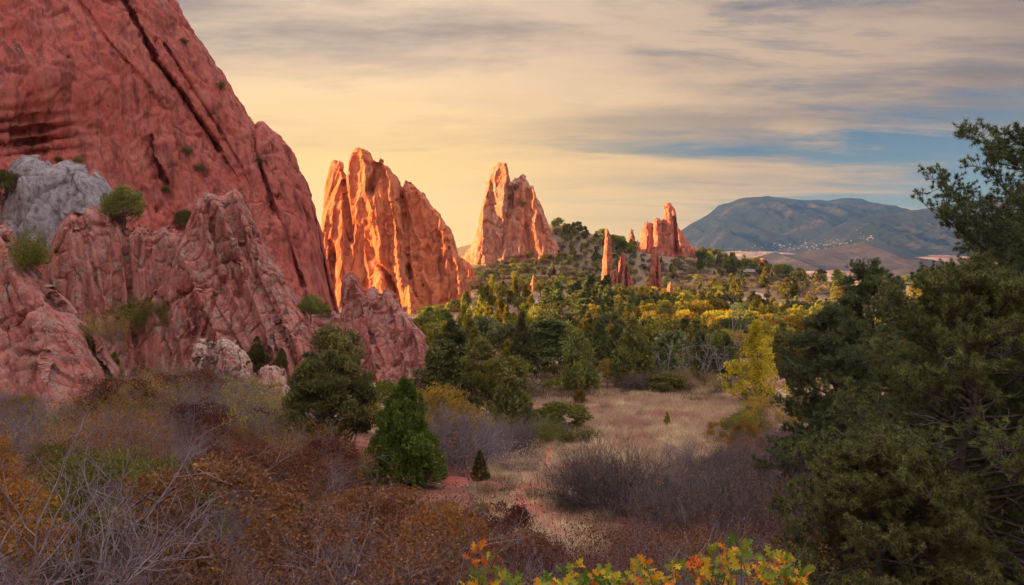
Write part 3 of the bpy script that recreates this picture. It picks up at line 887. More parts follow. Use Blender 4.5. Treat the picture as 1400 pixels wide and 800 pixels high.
rock('red_hump', 'low orange rock hump between the two great fins', 'rock',
     [(585, 400), (596, 364), (606, 353), (616, 346), (624, 349), (632, 354), (641, 356), (648, 368), (656, 400)], 430, [(616, 346, 612, 410, 300, 0.5, 0.15, 0.08), (640, 356, 642, 410, 300, 0.5, 0.25, 0.08)], 14, M['fin'], 0.4, 4, 4, cell=(4, 4, 7), block=0.7, crack=0.5, fine=0.6, seed=14, jag=2)
rock('sandstone_fin', 'pale topped twin peaked rock standing beyond the glowing fin', 'rock',
     [(600, 410), (622, 366), (634, 348), (644, 337), (651, 322), (656, 304), (660, 282), (664, 260), (667, 243), (671, 232), (675, 227), (679, 229), (682, 222), (686, 225), (690, 222), (693, 227), (695, 238), (698, 248), (701, 250), (705, 244), (711, 242), (715, 239), (720, 241), (724, 250), (730, 256), (735, 268), (741, 281), (747, 293), (751, 306), (757, 322), (768, 350), (780, 410)],
     430, [(684, 223, 658, 400, 374, 0.7, 0.20, 0.12), (672, 230, 640, 400, 378, 0.7, 0.3, 0.12), (717, 240, 712, 400, 372, 0.6, 0.25, 0.14), (690, 226, 690, 400, 371, 0.6, 0.3, 0.13), (738, 275, 752, 400, 374, 0.4, 0.3, 0.12)] + slabs(650, 755, 240, 360, 22, 0.05, 379, 76, 0.12, 0.02, (0.35, 0.8), 2.5),
     34, M['gate'], 0.5, 4, 2.5, cell=(9, 9, 18), tilt=0.12, block=0.5, crack=0.6, fine=0.7, seed=15, jag=4, wig=8, slab=0.45, facet=(0.3, 0.2, 0.1),
     cracks=[([(698, 248), (696, 290), (684, 350)], 2.5, 5, 0), ([(724, 252), (718, 300), (725, 360)], 2, 3, 0)])
rock('rock_pinnacle', 'short orange pinnacle among trees below the twin peaked rock', 'rock',
     [(718, 410), (722, 396), (726, 384), (729, 375), (732, 378), (735, 386), (740, 410)], 430, [(729, 376, 729, 410, 258, 0.6, 0.3, 0.03)], 4, M['spire'], 0.22, 1.2, 2, cell=(1.6, 1.6, 4), block=0.5, crack=0.3, fine=0.3, seed=16)
rock('rock_spire', 'tallest thin spire with a golden lit left edge', 'spire',
     [(818, 420), (821, 400), (824, 372), (826, 345), (828, 322), (829, 313), (831, 312), (833, 320), (835, 340), (837, 366), (840, 394), (843, 420)], 430, [(830, 313, 829, 410, 331, 0.7, 0.25, 0.03)], 6, M['spire'], 0.24, 1.2, 1.5, cell=(1.6, 1.6, 8), block=0.5, crack=0.4, fine=0.35, seed=17, slab=0.3, rows=240)
rock('rock_spire', 'cluster of short dark red spires joined at the foot beside the tallest spire', 'spire',
     [(838, 420), (840, 380), (842, 368), (844, 372), (846, 376), (849, 366), (850, 348), (852, 344), (854, 350), (856, 368), (858, 362), (860, 360), (862, 372), (864, 384), (867, 392), (874, 412), (878, 420)], 430,
     [(842, 368, 842, 410, 336, 0.7, 0.4, 0.03), (851, 345, 852, 410, 335, 0.6, 0.5, 0.03), (860, 360, 861, 410, 335, 0.6, 0.4, 0.03)], 6, M['spire'], 0.26, 1.2, 1.5, cell=(1.6, 1.6, 8), block=0.5, crack=0.6, fine=0.4, seed=18, slab=0.3, rows=200,
     cracks=[([(846, 376), (846, 405)], 1.2, 3, 0), ([(856, 366), (857, 400)], 1.2, 3, 0)])
rock('rock_spire', 'broad dark red spire right of the spire cluster', 'spire',
     [(885, 420), (889, 392), (890, 362), (892, 346), (894, 338), (896, 335), (898, 342), (901, 352), (903, 362), (905, 394), (908, 420)], 430, [(896, 336, 894, 405, 333, 0.6, 0.4, 0.03), (901, 352, 902, 405, 333, 0.5, 0.4, 0.03)], 6, M['spire'], 0.26, 1.2, 1.5, cell=(1.6, 1.6, 8), block=0.6, crack=0.5, fine=0.4, seed=19, slab=0.3, rows=200,
     cracks=[([(898, 350), (899, 395)], 1.2, 2.5, 0)])
rock('rock_spire', 'small pale pink spire standing alone among yellow trees', 'spire',
     [(909, 435), (911, 410), (912, 396), (914, 388), (917, 385), (919, 390), (921, 402), (923, 416), (924, 435)], 445, [(916, 386, 916, 430, 262, 0.5, 0.25, 0.03)], 3, M['gate'], 0.2, 1.0, 1.5, cell=(1.6, 1.6, 3), block=0.3, crack=0.25, fine=0.3, seed=20, rows=160)
rock('castle_rock', 'red castle shaped rock with a tall square tower on the ridge', 'rock',
     [(874, 370), (877, 330), (879, 312), (881, 305), (884, 303), (887, 306), (890, 303), (893, 309), (895, 298), (899, 297), (904, 300), (908, 296), (909, 284), (911, 279), (914, 278), (918, 279), (922, 285), (925, 298), (928, 312), (934, 320), (942, 331), (947, 339), (952, 336), (957, 341), (961, 354), (964, 370)], 385,
     [(884, 303, 882, 365, 478, 0.7, 0.5, 0.1), (898, 297, 898, 365, 474, 0.7, 0.35, 0.1), (914, 278, 914, 365, 475, 0.7, 0.3, 0.1), (926, 305, 936, 365, 474, 0.6, 0.4, 0.1), (952, 337, 953, 365, 474, 0.5, 0.4, 0.1)],
     16, M['spire'], 0.5, 4, 2, cell=(4, 4, 9), block=0.5, crack=0.6, fine=0.6, seed=21, jag=2, wig=3, slab=0.4, facet=(0.3, 0.2, 0.1), cracks=[([(892, 309), (893, 340)], 1.3, 4, 0), ([(907, 300), (906, 335)], 1.3, 4, 0), ([(923, 300), (925, 345)], 2.2, 7, 0)])
rock('rock_pinnacle', 'narrow red pinnacle left of the castle shaped rock', 'rock',
     [(853, 360), (857, 342), (860, 328), (861, 316), (863, 312), (865, 314), (867, 324), (869, 330), (872, 328), (875, 336), (878, 360)], 375, [(863, 313, 863, 360, 468, 0.7, 0.4, 0.1), (872, 329, 872, 360, 468, 0.6, 0.4, 0.1)], 7, M['spire'], 0.36, 2, 1.5, cell=(2.5, 2.5, 6), block=0.7, crack=0.5, fine=0.5, seed=22, rows=200)
rock('red_boulder', 'tiny red rock poking out of the ridge trees right of the castle rock', 'rock',
     [(1030, 372), (1034, 360), (1039, 354), (1044, 352), (1049, 357), (1054, 364), (1058, 372)], 380, [(1042, 353, 1042, 370, 470, 0.5, 0.4, 0.1)], 6, M['spire'], 0.4, 2, 2, cell=(2.5, 2.5, 4), block=0.5, crack=0.4, fine=0.5, seed=23)
bpy.context.view_layer.update()
_DG = bpy.context.evaluated_depsgraph_get()


def pick(px, py):
    """the rock or ground surface seen at a photo point"""
    d = Vector(((px - CX) / F, 1.0, (HY - py) / F)).normalized()
    hit, loc, *_ = SC.ray_cast(_DG, Vector((0, 0, 0)) + d * 3, d)
    return loc if hit else None


M['goldlit'] = leaf_mat('gold_sunlit_oak_leaf', [(0.0, (0.20, 0.14, 0.02)), (0.6, (0.36, 0.27, 0.035)), (1.0, (0.48, 0.35, 0.05))], 0.45)  # lighter copy of the golden oak leaf, sunlight put into the colour
M['jun_sunlit'] = leaf_mat('yellow_green_sunlit_juniper_leaf', [(0.0, (0.13, 0.12, 0.02)), (0.6, (0.25, 0.21, 0.03)), (1.0, (0.36, 0.28, 0.045))], 0.45)  # yellow green leaf with warm sunlight partly put into its colour


# ------------------------------------------------------------------ plants: shapes
def clumps(Cn, R, per, L, W, up, g, inner=0.5):
    n = len(Cn)
    P = np.repeat(Cn, per, 0)
    d = rand_unit(len(P), g)
    rad = np.repeat(R, per, 0)
    P = P + d * rad * (g.random((len(P), 1)) ** 0.5 * (1 - inner) + inner)
    D = unit(d * 0.8 + np.array([0, 0, up]) + 0.55 * g.normal(size=d.shape))
    V, Fa, r = sprigs(P, D, L, W, g)
    # each clump carries its own tint
    t = np.repeat(g.random(n), per)
    r = np.clip(0.4 * r + 0.6 * np.repeat(t, 4), 0, 1)
    return V, Fa, r


def conical(H, R, n, per, L, W, g, power=0.8, foot=0.06, up=1.0, cl=0.16, wide=0.14):
    """dense juniper crown: upright plumes over a lumpy cone"""
    t = foot + (1 - foot) * (1 - np.sqrt(g.random(n) * 0.998 + 0.002)) ** 0.85
    t[0:4] = [0.99, 0.97, 0.95, 0.92]
    th = g.random(n) * 6.2832
    low = np.clip((t - foot) / wide, 0.0, 1.0) * 0.4 + 0.6
    lump = 1 + 0.20 * np.sin(th * 2 + 9 * t + 6 * g.random()) + 0.14 * np.sin(th * 5 + 17 * t) + 0.05 * g.normal(size=n)
    r = R * np.clip(1 - t, 0, 1) ** power * low * lump
    rr = r * (0.55 + 0.45 * g.random(n) ** 0.5)
    Cn = np.stack([rr * np.cos(th), rr * np.sin(th), t * H], axis=1)
    s = (cl * R * (0.6 + 0.7 * g.random(n)) * (0.35 + 0.65 * (1 - t)))[:, None]
    return clumps(Cn, s * np.array([[1, 1, 1.7]]), per, L, W, up, g, 0.4)


def limbs(Cn, base_h, H, r0, g, k=5, frac=1.0):
    """trunk plus a limb to some of the clumps"""
    P0, P1, R0, R1 = [], [], [], []
    tr = np.array([[0.10 * H * math.sin(i * 1.3 + 1) * 0.25 * i / k, 0.1 * H * math.cos(i * 1.1) * 0.2 * i / k, H * i / k] for i in range(k + 1)])
    for i in range(k):
        P0.append(tr[i]); P1.append(tr[i + 1]); R0.append(r0 * (1 - i / (k + 0.6))); R1.append(r0 * (1 - (i + 1) / (k + 0.6)))
    for c in Cn:
        if g.random() > frac:
            continue
        h = np.clip(c[2] - 0.55 * np.hypot(c[0], c[1]), base_h, H * 0.9)
        f = h / H * k
        i = min(int(f), k - 1)
        a = tr[i] + (tr[i + 1] - tr[i]) * (f - i)
        ra = r0 * (1 - f / (k + 0.6)) * 0.5
        m1 = a * 0.55 + c * 0.45 + np.array([0, 0, -0.06 * H]) + g.normal(size=3) * 0.03 * H
        for p, q, u, w in ((a, m1, ra, ra * 0.65), (m1, c, ra * 0.65, ra * 0.25)):
            P0.append(p); P1.append(q); R0.append(u); R1.append(w)
    return tubes(P0, P1, R0, R1, 5)


def round_crown(H, R, base, n, per, L, W, g, flat=0.75, up=0.5, cl=0.30):
    """open round-headed crown with gaps between its clumps"""
    d = rand_unit(n, g)
    d[:, 2] = np.where(d[:, 2] < -0.55, -d[:, 2], d[:, 2])
    rad = 0.55 + 0.45 * g.random((n, 1)) ** 0.4
    hc = (H - base) / 2
    Cn = d * rad * np.array([[R, R, hc]]) * (0.86 + 0.2 * g.random((n, 1)))
    Cn[:, 2] += base + hc
    s = (cl * R * (0.6 + 0.6 * g.random((n, 1)))) * np.array([[1, 1, flat]])
    return Cn, clumps(Cn, s, per, L, W, up, g, 0.35)


def layered(H, R, base, n, per, L, W, g):
    """ponderosa: flat sprays along whorled limbs"""
    t = g.random(n) ** 0.8
    th = np.arange(n) * 2.39996 + g.random(n)
    r = R * (0.25 + 0.75 * (1 - t) ** 0.75) * (0.35 + 0.65 * g.random(n))
    Cn = np.stack([r * np.cos(th), r * np.sin(th), base + (H - base) * t - 0.05 * r], axis=1)
    s = (R * 0.24 * (0.6 + 0.6 * g.random((n, 1))) * (0.45 + 0.55 * (1 - t))[:, None]) * np.array([[1, 1, 0.42]])
    return Cn, clumps(Cn, s, per, L, W, 0.7, g, 0.2)


def grow(g, stems, H, spread, kids=(5, 4), wob=0.22, r0=0.02, base_r=0.3, up=0.25, lenf=0.55, start=0.3):
    """a many-stemmed bush: returns its wood and the twig ends"""
    P0, P1, R0, R1, TP, TD = [], [], [], [], [], []

    def br(p, d, L, r, lev):
        k = 5 if lev == 0 else (4 if lev == 1 else 3)
        pts = [p]
        for i in range(k):
            d = d + g.normal(size=3) * wob + np.array([0, 0, up * 0.25])
            d = d / np.linalg.norm(d)
            q = p + d * (L / k)
            P0.append(p); P1.append(q); R0.append(r * (1 - 0.75 * i / k)); R1.append(r * (1 - 0.75 * (i + 1) / k))
            p = q
            pts.append(p)
        TP.append(p); TD.append(d)
        if lev < len(kids):
            for c in range(kids[lev]):
                f = start + (1 - start) * (c + g.random()) / kids[lev] * 0.98
                i = min(int(f * k), k - 1)
                q = pts[i] + (pts[i + 1] - pts[i]) * (f * k - i)
                dd = d * 0.55 + rand_unit(1, g)[0] * 0.75 + np.array([0, 0, up])
                br(q, dd / np.linalg.norm(dd), L * lenf * (0.7 + 0.6 * g.random()), r * 0.5, lev + 1)

    for s in range(stems):
        a = g.random() * 6.2832
        rr = base_r * math.sqrt(g.random())
        d = np.array([math.cos(a) * spread * g.random() ** 0.6, math.sin(a) * spread * g.random() ** 0.6, 1.0])
        br(np.array([rr * math.cos(a), rr * math.sin(a), -0.15]), d / np.linalg.norm(d), H * (0.55 + 0.45 * g.random()), r0 * (0.7 + 0.5 * g.random()), 0)
    return (np.array(P0), np.array(P1), np.array(R0), np.array(R1)), np.array(TP), np.array(TD)


def tip_leaves(TP, TD, per, rad, L, W, g, keep=1.0):
    m = g.random(len(TP)) < keep
    TP, TD = TP[m], TD[m]
    P = np.repeat(TP, per, 0) + g.normal(size=(len(TP) * per, 3)) * rad
    D = unit(np.repeat(TD, per, 0) * 0.4 + rand_unit(len(P), g))
    V, Fa, r = sprigs(P, D, L, W, g)
    t = np.repeat(g.random(len(TP)), per * 4)
    return V, Fa, np.clip(0.6 * r + 0.4 * t, 0, 1)


# ------------------------------------------------------------------ plants: prototypes (every one has trunk / crown or stems / foliage)
PROTO = {}


def proto(kind, name, wood, woodmat, leaf, leafmat, parts=('trunk', 'crown'), joined=False):
    root = bpy.data.objects.new(name, None)
    if joined:
        me = mesh(name, [(wood[0], wood[1], woodmat, None), (leaf[0], leaf[1], leafmat, leaf[2])])
        root = bpy.data.objects.new(name, me)
        ch = []
    else:
        ch = [(parts[0], mesh(parts[0], [(wood[0], wood[1], woodmat, None)]))]
        if leaf is not None:
            ch.append((parts[1], mesh(parts[1], [(leaf[0], leaf[1], leafmat, leaf[2])])))
    PROTO.setdefault(kind, []).append((name, root.data if joined else None, ch))


CNT = {}


def put(kind, loc, label, cat, group=None, s=1.0, rz=None, idx=None, sink=0.05):
    pr = PROTO[kind]
    i = CNT.get(kind, 0)
    CNT[kind] = i + 1
    name, data, ch = pr[(i if idx is None else idx) % len(pr)]
    o = bpy.data.objects.new(name, data)
    COL.objects.link(o)
    o.location = (loc[0], loc[1], loc[2] - sink)
    o.rotation_euler = (0, 0, random.random() * 6.28 if rz is None else rz)
    o.scale = (s, s, s) if isinstance(s, (int, float)) else s
    tag(o, label, cat, group)
    for nm, me in ch:
        obj(nm, me, o)
    return o


def g_(s):
    return np.random.default_rng(s)


# unit-height trees (1 m tall), scaled where they are put
def mk_conical(kind, seed, R, n, per, L, W, mat, joined, name='juniper_tree', power=0.8, cl=0.16, **k):
    g = g_(seed)
    lf = conical(1.0, R, n, per, L, W, g, power, cl=cl, **k)
    wood = tubes([(0, 0, -0.05), (0, 0, 0.3)], [(0, 0, 0.3), (0.01, 0, 0.85)], [0.035, 0.025], [0.025, 0.006], 6)
    proto(kind, name, wood, M['bark'], lf, mat, joined=joined)


for s in range(3):
    mk_conical('jun_hero', 20 + s, 0.40, 330, 120, 0.036, 0.012, M['jun_green'], False, power=0.72, cl=0.15)
    mk_conical('jun_mid', 30 + s, (0.33, 0.40, 0.28)[s], 150, 44, 0.062, 0.024, M['jun'], False, power=0.7, cl=0.2)
    mk_conical('jun_mid_dark', 36 + s, (0.30, 0.36, 0.26)[s], 150, 44, 0.062, 0.024, M['jun_dark'], False, power=0.75, cl=0.2)
for s in range(5):
    mk_conical('jun_gold', 56 + s, (0.30, 0.36, 0.26, 0.33, 0.40)[s], 46, 26, 0.12, 0.055, M['jun_sunlit'], True, power=0.7, cl=0.28)
    mk_conical('jun_far', 50 + s, (0.30, 0.36, 0.26, 0.33, 0.40)[s], 46, 26, 0.12, 0.055, (M['jun_suntint'], M['jun'], M['jun_suntint'], M['jun_dark'], M['jun_suntint'])[s], True, power=0.7, cl=0.28)


def mk_round(kind, seed, R, base, n, per, L, W, mat, joined, name, r0=0.03, woodmat=None, parts=('trunk', 'crown'), **k):
    g = g_(seed)
    Cn, lf = round_crown(1.0, R, base, n, per, L, W, g, **k)
    wood = limbs(Cn, 0.08, 0.8, r0, g)
    proto(kind, name, wood, woodmat or M['bark'], lf, mat, parts, joined)


for s in range(3):
    mk_round('pinyon_mid', 70 + s, 0.42, 0.16, 70, 110, 0.055, 0.018, M['jun'], False, 'pinyon_tree')
    mk_round('oak_mid', 80 + s, 0.52, 0.05, 60, 90, 0.060, 0.034, M['olive'], False, 'oak_tree', 0.02, M['twig'], ('stems', 'foliage'), cl=0.28)
    mk_round('gold_mid', 84 + s, 0.52, 0.05, 56, 80, 0.060, 0.034, M['gold'], False, 'oak_tree', 0.02, M['twig'], ('stems', 'foliage'), cl=0.26)
for s in range(4):
    mk_round('oak_far', 90 + s, (0.5, 0.6)[s % 2], 0.05, 26, 34, 0.12, 0.07, M['olive'], True, 'oak_tree', 0.025, M['twig'], cl=0.34)
    mk_round('gold_far', 96 + s, (0.45, 0.55)[s % 2], 0.05, 26, 32, 0.12, 0.07, M['goldlit'], True, 'oak_tree', 0.025, M['twig'], cl=0.33)
    mk_round('pin_far', 102 + s, (0.40, 0.48)[s % 2], 0.08, 28, 32, 0.12, 0.05, (M['jun_suntint'], M['jun_dark'])[s % 2], True, 'pinyon_tree', 0.03, cl=0.33)
    mk_round('scrub_far', 108 + s, 0.75, -0.1, 20, 30, 0.16, 0.08, M['scrub'], True, 'brush_bush', 0.02, M['twig'], cl=0.4)
for s in range(3):
    g = g_(120 + s)
    Cn, lf = layered(1.0, (0.34, 0.28, 0.40)[s], 0.22, 110, 60, 0.055, 0.016, g)
    proto('pond_mid', 'ponderosa_pine', limbs(Cn, 0.2, 0.97, 0.026, g, frac=0.5), M['bark'], lf, M['pine'])
    Cn, lf = layered(1.0, (0.26, 0.30, 0.22)[s], 0.12, 70, 26, 0.085, 0.034, g)
    proto('pond_far', 'ponderosa_pine', limbs(Cn, 0.2, 0.97, 0.024, g, frac=0.3), M['bark'], lf, M['jun_dark'], joined=True)
# slender cottonwood
g = g_(130)
t = g.random(150)
th = g.random(150) * 6.28
lob = 1 + 0.35 * np.sin(3 * th + 7 * t) + 0.25 * g.normal(size=150)
r = lob * (0.10 + 0.34 * np.clip(1 - t / 0.72, 0, 1) ** 0.6) * np.clip((1 - t) / 0.2, 0.1, 1) * np.clip(t / 0.2 + 0.3, 0, 1) * (0.25 + 0.75 * g.random(150) ** 0.5)
Cn = np.stack([r * np.cos(th), r * np.sin(th), 0.06 + 0.94 * t], axis=1)
proto('cotton', 'cottonwood_tree', limbs(Cn, 0.06, 0.96, 0.02, g, frac=0.6), M['twig'],
      clumps(Cn, np.full((150, 3), 0.05) * (0.6 + 0.8 * g.random((150, 1))), 52, 0.026, 0.020, 0.5, g, 0.2), M['cotton'])
# the round-headed pinyon with an open trunk and a bright young juniper use real metres
g = g_(140)
Cn, lf = round_crown(1.0, 0.43, 0.05, 190, 170, 0.038, 0.011, g, flat=0.6, up=0.9, cl=0.17)
proto('pinyon_hero', 'pinyon_tree', limbs(Cn, 0.10, 0.85, 0.035, g, frac=0.8), M['bark'], lf, M['pine'])


# bushes in metres (about 2 m tall)
def mk_bush(kind, seed, stems, H, spread, kids, leaf, leafmat, woodmat, per=0, rad=0.12, L=0.09, W=0.055, keep=1.0, r0=0.016, base_r=0.5, name='oak_bush', up=0.25, lenf=0.55):
    g = g_(seed)
    seg, TP, TD = grow(g, stems, H, spread, kids, r0=r0, base_r=base_r, up=up, lenf=lenf)
    wood = tubes(*seg, sides=3)
    lf = tip_leaves(TP, TD, per, rad, L, W, g, keep) if per else None
    proto(kind, name, wood, woodmat, lf, leafmat, ('stems', 'foliage'))


for s in range(4):
    mk_bush('bare', 150 + s, 26, 1.9, 0.85, (8, 5), 0, M['russet'], M['twig'], 2, 0.08, 0.045, 0.03, 0.14, 0.021, 0.5, name='bare_bush')
    mk_bush('bare_dark', 154 + s, 30, 2.1, 0.95, (8, 5), 0, M['gold'], M['twigdark'], 2, 0.08, 0.045, 0.03, 0.16, 0.024, 0.5, name='bare_bush')
    mk_bush('russet', 158 + s, 17, 1.9, 0.85, (7, 5), 0, M['russet'], M['twig'], 13, 0.10, 0.048, 0.032, 0.85, 0.02, 0.4)
    mk_bush('orange', 162 + s, 15, 1.9, 0.8, (7, 5), 0, M['orange'], M['twig'], 11, 0.10, 0.050, 0.034, 0.75, 0.02, 0.4)
    mk_bush('olive', 166 + s, 15, 2.0, 0.9, (7, 5), 0, M['olive'], M['twigdark'], 20, 0.11, 0.070, 0.045, 0.95, 0.014, 0.4)
    mk_bush('gold', 170 + s, 15, 2.0, 0.8, (7, 5), 0, M['gold'], M['twig'], 7, 0.09, 0.062, 0.040, 0.75, 0.014, 0.4)
    mk_bush('sage', 174 + s, 40, 0.7, 1.0, (6,), 0, M['straw'], M['twig'], 4, 0.05, 0.06, 0.02, 0.9, 0.006, 0.35, name='rabbitbrush')
for s in range(4):
    for kind, mt, wd in (('russet_round', 'russet', 'twig'), ('orange_round', 'orange', 'twig'), ('olive_round', 'olive', 'twigdark'), ('gold_round', 'gold', 'twig')):
        g = g_(600 + s * 7 + len(kind))
        Cn, lf = round_crown(2.2, (1.15, 1.4, 1.0, 1.25)[s], 0.15, 62, 120, 0.052, 0.035, g, flat=0.8, up=0.3, cl=0.20)
        seg, TP, TD = grow(g, 12, 1.9, 0.8, (7, 4), r0=0.014, base_r=0.35)
        w1 = tubes(*seg, sides=3)
        w2 = limbs(Cn, 0.1, 1.6, 0.03, g)
        ch = [('stems', mesh('stems', [(w1[0], w1[1], M[wd], None), (w2[0], w2[1], M[wd], None)])), ('foliage', mesh('foliage', [(lf[0], lf[1], M[mt], lf[2])]))]
        PROTO.setdefault(kind, []).append(('oak_bush', None, ch))
for s in range(3):
    g = g_(180 + s)
    seg, TP, TD = grow(g, 3, 4.6, 0.4, (6, 4), wob=0.16, r0=0.05, base_r=0.12, up=0.2, lenf=0.36, start=0.35)
    proto('deadtree', 'dead_tree', tubes(*seg, sides=4), M['dead'], None, None, ('stems', 'foliage'))
g = g_(190)
seg, TP, TD = grow(g, 1, 7.0, 0.02, (26,), wob=0.03, r0=0.16, base_r=0.01, up=-0.15, lenf=0.16, start=0.25)
proto('snag', 'dead_pine', tubes(*seg, sides=5), M['dead'], None, None, ('trunk', 'crown'))
g = g_(191)
seg, TP, TD = grow(g, 3, 2.2, 1.2, (5, 4), wob=0.25, r0=0.03, base_r=0.04, up=0.05, lenf=0.55)
proto('deadbush', 'dead_bush', tubes(*seg, sides=4), M['dead'], None, None, ('stems', 'foliage'))


def at(kind, px, py, hpx, label, cat, group=None, wpx=None, idx=None, unit_h=1.0, base_w=None, rz=None):
    """a plant with its foot at a photo point and its height in photo pixels there"""
    q = on_ground(px, py)
    if q is None:
        return None
    h = hpx * q[1] / F / unit_h
    w = h if wpx is None else wpx * q[1] / F / base_w
    return put(kind, q, label, cat, group, (w, w, h), rz, idx)


# ------------------------------------------------------------------ the trees one would name first
at('jun_hero', 552, 664, 146, 'bright green dense conical juniper, the largest in front of the rocks', 'juniper', wpx=118, base_w=0.80, idx=0)
at('pinyon_hero', 452, 640, 158, 'round headed pinyon with open dark trunk beside the bright green juniper', 'pinyon', wpx=122, base_w=0.84)
at('pinyon_mid', 452, 545, 96, 'dark bushy pinyon behind the round headed pinyon, against the rock', 'pinyon', wpx=85, base_w=0.84, idx=1)
at('pond_mid', 604, 575, 108, 'broad pine with drooping sprays at the foot of the twin pinnacle outcrop', 'pine tree', wpx=95, base_w=0.68, idx=0)
at('jun_mid', 700, 596, 104, 'grey green bushy juniper at the left edge of the meadow', 'juniper', wpx=74, base_w=0.66, idx=0)
at('jun_mid_dark', 714, 522, 92, 'slim dark pointed juniper rising behind the meadow', 'juniper', wpx=44, base_w=0.6, idx=0)
at('jun_mid', 791, 534, 80, 'olive green cone shaped juniper left of the rail fence', 'juniper', wpx=62, base_w=0.8, idx=1)
at('jun_mid', 866, 532, 95, 'tall brown green juniper right of the rail fence', 'juniper', wpx=66, base_w=0.66, idx=0)
at('jun_gold', 793, 551, 25, 'small bright juniper bush in front of the cone shaped juniper', 'juniper', wpx=20, base_w=0.66, idx=0)
at('jun_gold', 912, 584, 20, 'tiny green juniper sapling standing alone in the dry meadow', 'juniper', wpx=11, base_w=0.6, idx=2)
at('jun_mid_dark', 911, 708, 54, 'small dark juniper at the right foot of the dark leafless bush', 'juniper', wpx=44, base_w=0.72, idx=1)
at('jun_mid', 656, 660, 44, 'small dark juniper above the red dirt bank', 'juniper', wpx=28, base_w=0.6, idx=2)
at('jun_mid_dark', 995, 537, 24, 'round dark juniper bush left of the yellow cottonwood', 'juniper', wpx=17, base_w=0.72, idx=1)
at('cotton', 1034, 554, 112, 'slender yellow green cottonwood glowing at the far right edge of the meadow', 'cottonwood', wpx=92, base_w=0.86)
at('pond_mid', 748, 508, 72, 'wide spreading ponderosa behind the slim dark juniper', 'pine tree', wpx=100, base_w=0.8, idx=2)
at('pond_mid', 820, 508, 68, 'tall open trunked pine, left one of the pair behind the rail fence', 'pine tree', wpx=34, base_w=0.6, idx=1)
at('pond_mid', 846, 508, 70, 'tall open trunked pine, right one of the pair behind the rail fence', 'pine tree', wpx=36, base_w=0.6, idx=0)
at('jun_mid_dark', 906, 520, 56, 'dark juniper behind the left bare dead trunks', 'juniper', wpx=50, base_w=0.72, idx=1)
at('jun_mid_dark', 958, 522, 66, 'dark juniper behind the middle bare dead trunks', 'juniper', wpx=56, base_w=0.72, idx=1)
at('jun_mid_dark', 993, 518, 58, 'dark juniper just left of the cottonwood top', 'juniper', wpx=48, base_w=0.72, idx=1)
at('jun_mid', 1092, 528, 72, 'brownish juniper right of the yellow cottonwood', 'juniper', wpx=54, base_w=0.8, idx=1)
at('jun_mid', 660, 512, 46, 'grey green juniper behind the broad pine', 'juniper', wpx=60, base_w=0.8, idx=1)
at('jun_mid_dark', 618, 500, 60, 'blue grey juniper in the dense row under the glowing fin', 'juniper', wpx=70, base_w=0.72, idx=1)
at('oak_mid', 650, 580, 70, 'olive leaved oak between the broad pine and the grey green juniper', 'oak', wpx=80, base_w=1.04)
at('oak_mid', 690, 545, 56, 'olive leaved oak behind the grey green juniper', 'oak', wpx=74, base_w=1.04)
at('oak_mid', 765, 592, 40, 'spreading olive oak bush touching the dry meadow', 'oak', wpx=86, base_w=1.04)
at('oak_mid', 640, 560, 66, 'yellow olive oak right behind the broad pine', 'oak', wpx=60, base_w=1.04)
at('oak_mid', 905, 538, 26, 'low olive oak bush under the left bare trunks', 'oak', wpx=60, base_w=1.04)
at('oak_mid', 528, 566, 44, 'olive oak bush at the foot of the twin pinnacle outcrop', 'oak', wpx=56, base_w=1.04)
at('gold_mid', 500, 592, 44, 'golden oak bush between the round headed pinyon and the bright juniper', 'oak', wpx=52, base_w=1.04)
at('gold_mid', 843, 524, 26, 'small golden oak beside the rail fence', 'oak', wpx=24, base_w=1.04)
at('gold_mid', 806, 500, 22, 'brown gold oak behind the cone shaped juniper', 'oak', wpx=26, base_w=1.04)
at('oak_mid', 830, 506, 20, 'dull olive oak under the pair of open trunked pines', 'oak', wpx=34, base_w=1.04)
at('snag', 645, 446, 38, 'pale dead pine snag among sunlit yellow trees', 'dead tree', unit_h=7.0)
GD = 'bare dead trees along the back of the meadow'
for i, (px, py, h, lb) in enumerate([(912, 532, 66, 'pale leaning dead tree, leftmost of the bare trees behind the meadow'), (938, 530, 62, 'short bare dead tree between the leaning one and the tall pale one'),
                                     (962, 528, 76, 'tall pale dead tree in the middle of the bare group'), (986, 524, 72, 'bare dead tree close beside the cottonwood'), (1006, 505, 86, 'bare grey tree behind the cottonwood crown')]):
    at('deadtree', px, py, h, lb, 'dead tree', GD, unit_h=4.4, idx=i)
at('deadbush', 735, 600, 44, 'bleached dead branches lying beside the grey green juniper', 'dead bush', unit_h=2.4)
at('deadbush', 462, 690, 66, 'bleached dead branches in front of the round headed pinyon', 'dead bush', unit_h=2.4)
at('deadbush', 628, 560, 70, 'pale dead branches among the olive oaks by the broad pine', 'dead bush', unit_h=2.4)

# sunlit trees just right of the fin
GY = 'sunlit yellow trees right of the glowing fin'
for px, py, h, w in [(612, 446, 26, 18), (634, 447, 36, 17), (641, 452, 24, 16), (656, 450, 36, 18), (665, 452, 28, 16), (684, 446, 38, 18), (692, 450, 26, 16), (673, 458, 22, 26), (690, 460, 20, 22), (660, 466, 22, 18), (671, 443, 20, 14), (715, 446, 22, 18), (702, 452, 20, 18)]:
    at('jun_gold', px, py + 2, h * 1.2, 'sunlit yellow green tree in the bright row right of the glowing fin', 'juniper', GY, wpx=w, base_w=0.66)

# ------------------------------------------------------------------ forest fillers
PLACED = []


def free(x, y, d):
    for a, b, r in PLACED:
        if (a - x) ** 2 + (b - y) ** 2 < ((r + d) * 0.5) ** 2:
            return False
    return True


